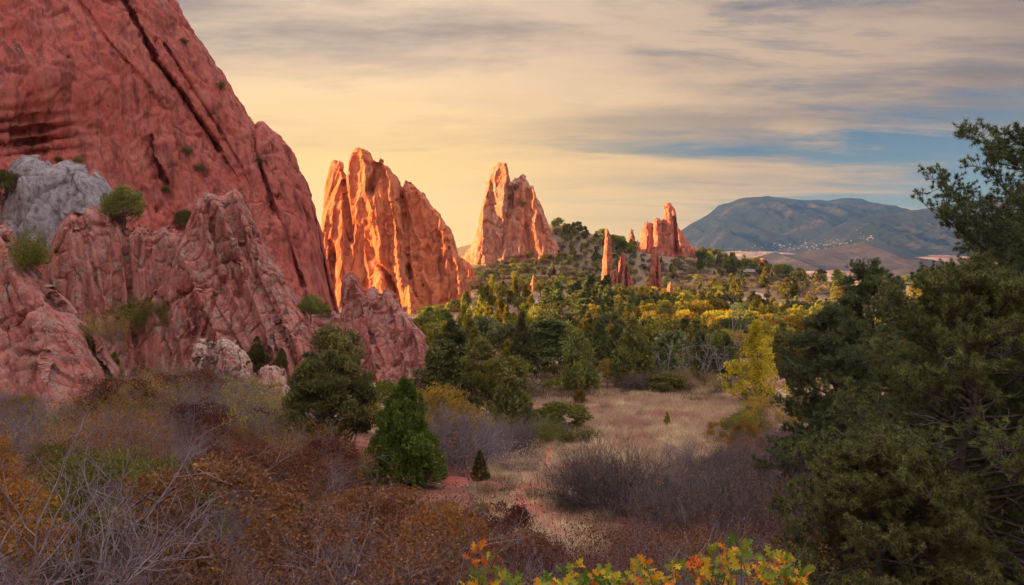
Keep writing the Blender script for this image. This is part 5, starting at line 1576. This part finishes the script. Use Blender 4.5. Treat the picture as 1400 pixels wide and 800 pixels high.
# ------------------------------------------------------------------ near pines
M['pinebark'] = plain_mat('dark_pine_bark', (0.035, 0.026, 0.022), (0.10, 0.08, 0.068), 14.0)
def pine(label, px, Y, top_z, low_z, prof, seed, nbr, mat, sub=15, tw=8, tuft=2, needles=28, nl=0.058, nw=0.0085, spacing=1.0, azlim=None, asym=0.0, dead=0.0, crook=0.12, woodf=1.0):
    g = g_(seed)
    x = (px - CX) / F * Y
    z0 = gz(x, Y)
    H = top_z - z0
    T = thing('pine_tree', (x, Y, z0), label, 'pine tree')
    kk = 10
    tr = np.array([[crook * H * 0.3 * (math.sin(i * 0.9 + seed) - math.sin(seed)), crook * H * 0.3 * math.sin(i * 0.7 + 2 * seed) * i / kk, H * i / kk] for i in range(kk + 1)])
    tr[0, 2] = -0.2
    r0 = 0.035 * H ** 0.8 + 0.03
    TB = tubes(tr[:-1], tr[1:], [r0 * (1 - i / (kk + 0.3)) for i in range(kk)], [r0 * (1 - (i + 1) / (kk + 0.3)) for i in range(kk)], 9)
    obj('trunk', mesh('trunk', [(TB[0], TB[1], M['pinebark'], None)]), T)
    P0, P1, R0, R1, TP, TD = [], [], [], [], [], []
    D0, D1, DR0, DR1 = [], [], [], []

    def line(p, d, L, r, k, wob, lift, store=True):
        pts = [p]
        for i in range(k):
            d = d + g.normal(size=3) * wob + np.array([0, 0, lift])
            d = d / np.linalg.norm(d)
            q = p + d * (L / k)
            (P0 if store else D0).append(p); (P1 if store else D1).append(q)
            (R0 if store else DR0).append(r * (1 - 0.8 * i / k)); (R1 if store else DR1).append(r * (1 - 0.8 * (i + 1) / k))
            p = q
            pts.append(p)
        return pts, d

    lo = (low_z - z0) / H
    for b in range(nbr):
        t = lo + (1 - lo) * ((b + g.random()) / nbr) ** 0.9
        t = min(t, 0.985)
        f = t * kk
        i = min(int(f), kk - 1)
        p = tr[i] + (tr[i + 1] - tr[i]) * (f - i)
        az = b * 2.39996 + g.normal() * 0.3
        if azlim:
            az = g.uniform(*azlim) if g.random() < 0.72 else az
        L = np.interp(t, [q[0] for q in prof], [q[1] for q in prof]) * g.uniform(0.72, 1.12)
        pitch = np.interp(t, [0, 0.5, 0.85, 1.0], [-0.12, 0.10, 0.55, 1.2]) + g.normal() * 0.12
        d = np.array([math.cos(az), math.sin(az), pitch])
        pts, _ = line(p, d / np.linalg.norm(d), L, 0.008 + 0.009 * L, 7, 0.13, 0.03)
        ns = max(4, int(sub * (0.45 + 0.55 * L / 2.5)))
        for s in range(ns):
            f2 = 0.22 + 0.78 * (s + g.random()) / ns
            i2 = min(int(f2 * 7), 6)
            q = pts[i2] + (pts[i2 + 1] - pts[i2]) * (f2 * 7 - i2)
            dm = unit((pts[i2 + 1] - pts[i2])[None])[0]
            side = np.cross(dm, [0, 0, 1]) * (1 if s % 2 else -1)
            if dead and f2 < 0.55 and g.random() < dead:
                d2 = dm * 0.5 + side * 0.7 + rand_unit(1, g)[0] * 0.5
                pp, dd = line(q, d2 / np.linalg.norm(d2), L * 0.30 * g.uniform(0.6, 1.2), 0.008, 4, 0.22, 0.0, False)
                for e in range(3):
                    d3 = dd + rand_unit(1, g)[0]
                    line(pp[1 + e], d3 / np.linalg.norm(d3), L * 0.12, 0.004, 3, 0.25, 0.0, False)
                continue
            d2 = dm * 0.75 + side * 0.75 + np.array([0, 0, 0.18]) + g.normal(size=3) * 0.2
            L2 = (0.26 * L + 0.18) * g.uniform(0.6, 1.2) * (1.12 - 0.6 * f2)
            pts2, _ = line(q, d2 / np.linalg.norm(d2), L2, 0.006, 4, 0.16, 0.05)
            for w in range(tw):
                f3 = 0.25 + 0.75 * (w + g.random()) / tw
                i3 = min(int(f3 * 4), 3)
                q3 = pts2[i3] + (pts2[i3 + 1] - pts2[i3]) * (f3 * 4 - i3)
                d3 = unit((pts2[i3 + 1] - pts2[i3])[None])[0] * 0.7 + rand_unit(1, g)[0] * 0.8 + np.array([0, 0, 0.25])
                d3 = d3 / np.linalg.norm(d3)
                L3 = g.uniform(0.10, 0.20) * spacing
                P0.append(q3); P1.append(q3 + d3 * L3); R0.append(0.005); R1.append(0.003)
                for u in range(tuft):
                    TP.append(q3 + d3 * L3 * (1.0 - 0.28 * u)); TD.append(d3)
            for u in range(3):
                TP.append(pts2[4]); TD.append(unit((pts2[4] - pts2[3])[None])[0])
    W = tubes(P0, P1, np.array(R0) * woodf, np.array(R1) * woodf, 4)
    ch = [(W[0], W[1], M['pinebark'], None)]
    if D0:
        W = tubes(D0, D1, DR0, DR1, 4)
        ch.append((W[0], W[1], M['dead'], None))
    obj('branches', mesh('branches', ch), T)
    TP, TD = np.array(TP), np.array(TD)
    n = len(TP)
    P = np.repeat(TP, needles, 0)
    D = unit(np.repeat(TD, needles, 0) * 0.5 + rand_unit(len(P), g))
    V, Fa = blades(P, D, g.uniform(0.75, 1.2, len(P)) * nl, nw, g)
    r = np.clip(0.75 * np.repeat(g.random(n), needles) + 0.25 * g.random(len(P)), 0, 1)
    obj('crown', mesh('crown', [(V, Fa, mat, np.repeat(r, 3))]), T)
    print('pine', label[:20], n * needles)


pine('dark near pine leaning in from the right edge, tallest against the sky', 1482, 12.0, 2.45, -4.4, [(0.0, 3.4), (0.35, 3.1), (0.6, 2.5), (0.78, 1.85), (0.92, 1.1), (1.0, 0.5)], 301, 130, M['pine_d'], dead=0.15)
pine('near pine with yellow green needles and bare grey twigs in the lower right', 1330, 10.5, -0.5, -4.6, [(0.0, 2.4), (0.4, 2.3), (0.7, 1.6), (0.9, 0.9), (1.0, 0.4)], 302, 90, M['pine'], dead=0.4)
pine('low near pine at the bottom between the bright oaks and the larger pines', 1215, 9.5, -2.5, -4.6, [(0.0, 1.5), (0.5, 1.3), (0.9, 0.6), (1.0, 0.2)], 303, 60, M['pine'], dead=0.2)
FAR = dict(sub=15, tw=8, tuft=2, needles=20, nl=0.11, nw=0.014, spacing=1.5)
pine('bushy blue green pine with a round top left of the near pines', 1200, 30.0, -0.9, -8.6, [(0.0, 1.8), (0.3, 2.3), (0.7, 2.1), (0.9, 1.3), (1.0, 0.7)], 304, 64, M['pine_d'], **FAR)
pine('wide bushy pine whose left side borders the golden oaks', 1140, 25.0, -2.0, -8.2, [(0.0, 1.9), (0.3, 2.3), (0.7, 1.8), (0.9, 1.0), (1.0, 0.5)], 305, 64, M['pine_d'], **FAR)
pine('dark pine filling the space behind the yellow green near pine', 1320, 19.0, -1.7, -7.4, [(0.0, 2.2), (0.4, 2.3), (0.75, 1.6), (1.0, 0.5)], 306, 64, M['pine_d'], **FAR)
pine('dense dark pine behind the tallest near pine, filling the gap under its boughs', 1400, 14.0, 0.25, -6.0, [(0.0, 2.3), (0.4, 2.2), (0.75, 1.7), (0.9, 1.1), (1.0, 0.5)], 308, 80, M['pine_d'], sub=14, tw=7, tuft=2, needles=24, nl=0.075, nw=0.010, spacing=1.2, dead=0.15)
pine('dark pine at the right edge behind the tallest near pine', 1420, 17.0, -0.6, -7.0, [(0.0, 2.2), (0.4, 2.3), (0.75, 1.7), (1.0, 0.5)], 307, 64, M['pine_d'], **FAR)


# ------------------------------------------------------------------ small made things
def box(c, s):
    c, s = np.array(c, float), np.array(s, float) / 2
    V = np.array([[x, y, z] for x in (-1, 1) for y in (-1, 1) for z in (-1, 1)]) * s + c
    Fa = np.array([[0, 1, 3, 2], [4, 6, 7, 5], [0, 4, 5, 1], [2, 3, 7, 6], [0, 2, 6, 4], [1, 5, 7, 3]])
    return V, Fa


def join(parts):
    V, Fa, o = [], [], 0
    for v, f in parts:
        V.append(v); Fa.append(f + o); o += len(v)
    return np.concatenate(V), np.concatenate(Fa)


M['fence'] = plain_mat('weathered_fence_wood', (0.12, 0.085, 0.075), (0.22, 0.16, 0.14), 6.0)


def rail_fence(label, p, n, rails=2, h=1.1):
    P = np.array([on_ground(a, b) for a, b in p])
    A, B = P[0], P[-1]
    T = thing('rail_fence', tuple(A), label, 'fence')
    for i in range(n):
        f = i / (n - 1)
        x, y = A[0] + (B[0] - A[0]) * f, A[1] + (B[1] - A[1]) * f
        v, fa = box((x - A[0], y - A[1], gz(x, y) - A[2] + h / 2 - 0.1), (0.16, 0.16, h + 0.2))
        obj('post', mesh('post', [(v, fa, M['fence'], None)], False), T)
    for i in range(n - 1):
        for r in range(rails):
            e = []
            for f in (i / (n - 1), (i + 1) / (n - 1)):
                x, y = A[0] + (B[0] - A[0]) * f, A[1] + (B[1] - A[1]) * f
                e.append((x - A[0], y - A[1] - 0.09, gz(x, y) - A[2] + h * (0.42 + 0.46 * r)))
            v, fa = tubes([e[0]], [e[1]], [0.065], [0.065], 6)
            obj('rail', mesh('rail', [(v, fa, M['fence'], None)], False), T)


rail_fence('grey wooden rail fence between two junipers at the back of the meadow', [(815, 533), (845, 533)], 3)
rail_fence('low wooden fence along the far edge of the pale field', [(1040, 413), (1146, 414)], 16)
M['white'] = plain_mat('white_paint', (0.72, 0.71, 0.69), (0.80, 0.79, 0.77), 3.0)
M['shirt'] = plain_mat('purple_jacket', (0.26, 0.12, 0.42), (0.32, 0.16, 0.48), 3.0)
M['pants'] = plain_mat('pink_trousers', (0.55, 0.16, 0.20), (0.6, 0.2, 0.24), 3.0)
M['skin'] = plain_mat('skin', (0.55, 0.33, 0.24), (0.6, 0.37, 0.27), 3.0)
M['house'] = plain_mat('pale_house_wall', (0.10, 0.09, 0.09), (0.24, 0.22, 0.21), 0.02)
M['roof'] = plain_mat('grey_roof', (0.16, 0.13, 0.12), (0.22, 0.18, 0.16), 3.0)


def walker(label, px, py):
    """one continuous skinned figure about 1.7 m tall, mid-stride"""
    q = on_ground(px, py)
    T = thing('person', (q[0], q[1], q[2]), label, 'person', rz=0.6)
    J = {'pel': (0, 0, 0.92), 'spine': (0, 0, 1.15), 'chest': (0, 0, 1.36), 'neck': (0, 0, 1.50), 'head': (0, -0.01, 1.60), 'crown': (0, 0, 1.70),
         'hipL': (-0.10, 0, 0.88), 'knL': (-0.11, -0.14, 0.50), 'ftL': (-0.11, -0.16, 0.07), 'toL': (-0.11, -0.30, 0.04),
         'hipR': (0.10, 0, 0.88), 'knR': (0.11, 0.08, 0.48), 'ftR': (0.11, 0.26, 0.10), 'toR': (0.11, 0.14, 0.03),
         'shL': (-0.19, 0, 1.42), 'elL': (-0.25, 0.08, 1.15), 'haL': (-0.24, 0.00, 0.90), 'shR': (0.19, 0, 1.42), 'elR': (0.25, -0.04, 1.15), 'haR': (0.22, -0.18, 0.95)}
    E = [('pel', 'spine'), ('spine', 'chest'), ('chest', 'neck'), ('neck', 'head'), ('head', 'crown'), ('pel', 'hipL'), ('hipL', 'knL'), ('knL', 'ftL'), ('ftL', 'toL'),
         ('pel', 'hipR'), ('hipR', 'knR'), ('knR', 'ftR'), ('ftR', 'toR'), ('chest', 'shL'), ('shL', 'elL'), ('elL', 'haL'), ('chest', 'shR'), ('shR', 'elR'), ('elR', 'haR')]
    rad = dict(pel=0.14, spine=0.13, chest=0.15, neck=0.06, head=0.095, crown=0.07, hip=0.10, kn=0.065, ft=0.05, to=0.04, sh=0.075, el=0.05, ha=0.042)
    ks = list(J)
    me = bpy.data.meshes.new('body')
    me.from_pydata([J[k] for k in ks], [(ks.index(a), ks.index(b)) for a, b in E], [])
    o = obj('body', me, T)
    md = o.modifiers.new('s', 'SKIN')
    for i, k in enumerate(ks):
        r = rad.get(k) or rad[k[:-1]]
        me.skin_vertices[0].data[i].radius = (r, r)
    me.skin_vertices[0].data[0].use_root = True
    o.modifiers.new('u', 'SUBSURF').levels = 1
    bpy.context.view_layer.update()
    me2 = bpy.data.meshes.new_from_object(o.evaluated_get(bpy.context.evaluated_depsgraph_get()))
    o.modifiers.clear()
    o.data = me2
    me2.name = 'body'
    for m in ('shirt', 'pants', 'skin'):
        me2.materials.append(M[m])
    for p in me2.polygons:
        z = p.center.z
        p.material_index = 2 if z > 1.49 or (z < 0.98 and abs(p.center.x) > 0.19) else (0 if z > 0.93 else 1)


walker('tiny walker in a purple jacket crossing the pale field', 1115, 416)
for px, py, lb in [(1148, 394, 'thin white post standing left of the far tree row'), (1150.5, 391, 'taller white post behind the first white post')]:
    q = on_ground(px, py)
    T = thing('marker_post', q, lb, 'post')
    v1 = tubes([(0, 0, -0.2)], [(0, 0, 2.2)], [0.12], [0.12], 8)
    obj('post', mesh('post', [(v1[0], v1[1], M['white'], None)], False), T)
    v, fa = box((0, 0, 2.27), (0.42, 0.42, 0.12))
    obj('cap', mesh('cap', [(v, fa, M['white'], None)], False), T)


def house_mesh(w, d, h, g):
    V, Fa = join([box((0, 0, h / 2 - 1), (w, d, h + 2))])
    ov = 0.5
    rv = np.array([(-w / 2 - ov, -d / 2 - ov, h), (w / 2 + ov, -d / 2 - ov, h), (w / 2 + ov, d / 2 + ov, h), (-w / 2 - ov, d / 2 + ov, h), (-w / 2 - ov, 0, h + g), (w / 2 + ov, 0, h + g)])
    rf4 = np.array([(0, 1, 5, 4), (2, 3, 4, 5), (3, 2, 1, 0)])
    rf3 = np.array([(0, 4, 3), (1, 2, 5)])
    return mesh('house', [(V, Fa, M['house'], None), (rv, rf4, M['roof'], None), (rv, rf3, M['house'], None)], False)


q = on_ground(1023, 379)
tag(obj('cabin', house_mesh(5, 4, 2.6, 1.4), None, q), 'tiny white cabin among the ridge trees above the trail', 'cabin')


# ------------------------------------------------------------------ far hills, mountain, houses
def hill_mat(name, c1, c2, c3, sc):
    m = bpy.data.materials.new(name)
    m.use_nodes = True
    T = NT(m.node_tree)
    g = T.n('ShaderNodeNewGeometry').outputs['Position']
    n = T.noise(g, sc, 8.0, 0.65)
    n2 = T.noise(g, sc * 9, 6.0, 0.7)
    c = T.ramp(n, [(0.36, c1), (0.54, c2), (0.70, c3)])
    c = T.mix(T.ramp(n2, [(0.42, 0.7), (0.56, 0.0)]), c, c1)
    p = T.n('ShaderNodeBsdfPrincipled', {'Base Color': c, 'Roughness': 0.95, 'Specular IOR Level': 0.05})
    out = T.n('ShaderNodeOutputMaterial')
    T.t.links.new(p.outputs[0], out.inputs[0])
    return m


HILLH = {}


def ridge(name, crest, Yc, Yf, foot_z, seed, gul, mat, nx=420, ny=150, back=0.35, power=1.15, gscale=1.0):
    cr = np.array(crest, float)
    px = np.linspace(cr[0, 0], cr[-1, 0], nx)
    X = (px - CX) / F * Yc
    Zc = (HY - np.interp(px, cr[:, 0], cr[:, 1])) / F * Yc
    ks = np.ones(9) / 9
    Zs = np.convolve(np.pad(Zc, 4, mode='edge'), ks, 'valid')
    Zc = 0.5 * Zc + 0.5 * Zs
    t = np.concatenate([np.linspace(0, 1, ny), 1 + np.linspace(0, 1, ny // 3)[1:]])
    Tm, Xm = np.meshgrid(t, X, indexing='ij')
    Yb = Yc + (Yc - Yf) * back
    Y = np.where(Tm <= 1, Yf + (Yc - Yf) * Tm, Yc + (Yb - Yc) * (Tm - 1))
    prof = np.where(Tm <= 1, np.clip(Tm, 0, 1) ** power, 1 - (Tm - 1) ** 1.3)
    Z = foot_z + (Zc[None] - foot_z) * prof
    P = np.stack([Xm.ravel(), Y.ravel(), Z.ravel() * 0], axis=1)
    s = gscale
    g1 = fbm(P / np.array([520 * s, 1500 * s, 1]) + P[:, [1, 0, 2]] * np.array([2.5e-4, 0, 0]), 5, seed, 0.52, True)
    g2 = fbm(P / (230 * s), 5, seed + 9, 0.55, True)
    env = (np.clip(np.sin(np.clip(Tm, 0, 1) * math.pi), 0, 1) ** 0.8).ravel()
    Z = Z.ravel() + (g1 * gul + g2 * gul * 0.35) * (0.03 + 0.97 * env) * np.clip((Zc - foot_z) / 160, 0.05, 1)[None].repeat(len(t), 0).ravel()
    V = np.stack([Xm.ravel(), Y.ravel(), Z], axis=1)
    n = len(t)
    i, j = np.meshgrid(np.arange(n - 1), np.arange(nx - 1), indexing='ij')
    a = (i * nx + j).ravel()
    Fa = np.stack([a, a + 1, a + nx + 1, a + nx], axis=1)
    structure(obj(name, mesh(name, [(V, Fa, mat, None)])))


mtn = hill_mat('forested_mountain', (0.010, 0.013, 0.020), (0.022, 0.022, 0.026), (0.09, 0.056, 0.042), 0.004)
foot = hill_mat('purple_brown_hills', (0.035, 0.028, 0.028), (0.075, 0.052, 0.048), (0.15, 0.10, 0.08), 0.006)
ridge('mountain', [(700, 352), (880, 346), (912, 330), (928, 318), (945, 306), (955, 301), (968, 294), (978, 286), (982, 280), (990, 280), (1000, 277), (1012, 271), (1022, 270), (1040, 269.5), (1046, 268), (1050, 267), (1054, 269), (1075, 271.5), (1090, 273), (1105, 274), (1120, 273), (1130, 275), (1142, 273), (1150, 271), (1165, 271), (1180, 272), (1190, 277),
                   (1205, 284), (1222, 290), (1250, 300), (1300, 318), (1400, 340), (1500, 350)], 7200, 5200, 10, 71, 125, mtn)
ridge('mountain', [(1180, 330), (1225, 300), (1250, 288), (1262, 285), (1275, 287), (1300, 286), (1330, 288), (1400, 286), (1500, 290), (1700, 320)], 6600, 5600, 60, 74, 40, mtn, nx=200, ny=60)
ridge('mountain', [(1020, 350), (1060, 346), (1100, 334), (1128, 318), (1145, 309), (1160, 303), (1175, 300), (1200, 294), (1225, 291), (1250, 288), (1270, 285), (1290, 281), (1320, 277), (1350, 272), (1400, 266), (1480, 262), (1600, 262), (1800, 300)], 5400, 4100, 15, 72, 95, mtn, gscale=0.8)
ridge('hill', [(1000, 360), (1040, 350), (1052, 347), (1060, 344), (1068, 348), (1085, 348), (1100, 344), (1112, 342), (1130, 340), (1150, 336), (1172, 332), (1180, 330), (1190, 334), (1210, 342), (1240, 350), (1290, 358)], 3300, 2700, -46, 73, 12, foot, nx=240, ny=70, gscale=0.35)
ridge('hill', [(1130, 384), (1170, 376), (1200, 372), (1240, 366), (1290, 362), (1340, 362), (1420, 366), (1560, 384)], 2000, 1700, -60, 75, 10, foot, nx=200, ny=60, gscale=0.3)
ridge('hill', [(820, 356), (850, 340), (880, 329), (900, 330), (930, 342), (960, 352)], 4400, 3900, -30, 76, 20, mtn, nx=120, ny=50, gscale=0.6)

# houses scattered over the foot of the mountain
bpy.context.view_layer.update()
_DG = bpy.context.evaluated_depsgraph_get()
hm = [house_mesh(16, 11, 6, 3.5), house_mesh(22, 12, 6, 3), house_mesh(12, 10, 8, 3)]
g = g_(81)
made = 0
while made < 120:
    px = g.uniform(965, 1195)
    mid = np.interp(px, [965, 1040, 1080, 1110, 1150, 1195], [349, 344, 341, 338, 333, 325])
    py = mid + g.normal() * 5.0
    d = Vector(((px - CX) / F, 1.0, (HY - py) / F)).normalized()
    hit, loc, nrm, fi, ob, _ = SC.ray_cast(_DG, d * 900, d)
    if not hit or not (ob.name.startswith('mountain') or ob.name.startswith('ground')) or loc.y < 3000:
        continue
    o = obj('house', hm[made % 3], None, (loc.x, loc.y, loc.z))
    o.rotation_euler = (0, 0, g.uniform(-0.6, 0.6))
    k = g.uniform(0.3, 0.7)
    o.scale = (k, k, k)
    tag(o, 'tiny pale house in the town scattered below the mountain', 'house', 'houses below the mountain')
    made += 1
for px, hp, lb in [(1018.5, 5, 'short mast at the left end of the mountain top row'), (1021.5, 7.5, 'tallest mast at the left on the mountain top'), (1026, 4, 'shortest mast near the middle of the mountain top row'), (1030.5, 8, 'tall thin mast right of the middle on the mountain top'), (1036, 5, 'mast at the right end of the mountain top row')]:
    Yc = 7180
    zc = (HY - 270.5) / F * Yc
    h = hp / F * Yc
    v = tubes([(0, 0, -30), (0, 0, h * 0.5)], [(0, 0, h * 0.5), (0, 0, h)], [2.2, 1.5], [1.5, 0.8], 6)
    tag(obj('radio_mast', mesh('radio_mast', [(v[0], v[1], M['fence'], None)]), None, ((px - CX) / F * Yc, Yc, zc)), lb, 'mast')

# ------------------------------------------------------------------ haze
hm_ = bpy.data.materials.new('valley_haze')
hm_.use_nodes = True
T = NT(hm_.node_tree)
vol = T.n('ShaderNodeVolumePrincipled', {'Color': (0.22, 0.48, 1.0, 1), 'Density': HAZE, 'Anisotropy': 0.25})
out = T.n('ShaderNodeOutputMaterial')
T.t.links.new(vol.outputs[0], out.inputs['Volume'])
v, fa = box((0, 4440, 250), (18000, 9100, 900))
stuff(obj('haze', mesh('haze', [(v, fa, hm_, None)], False)))
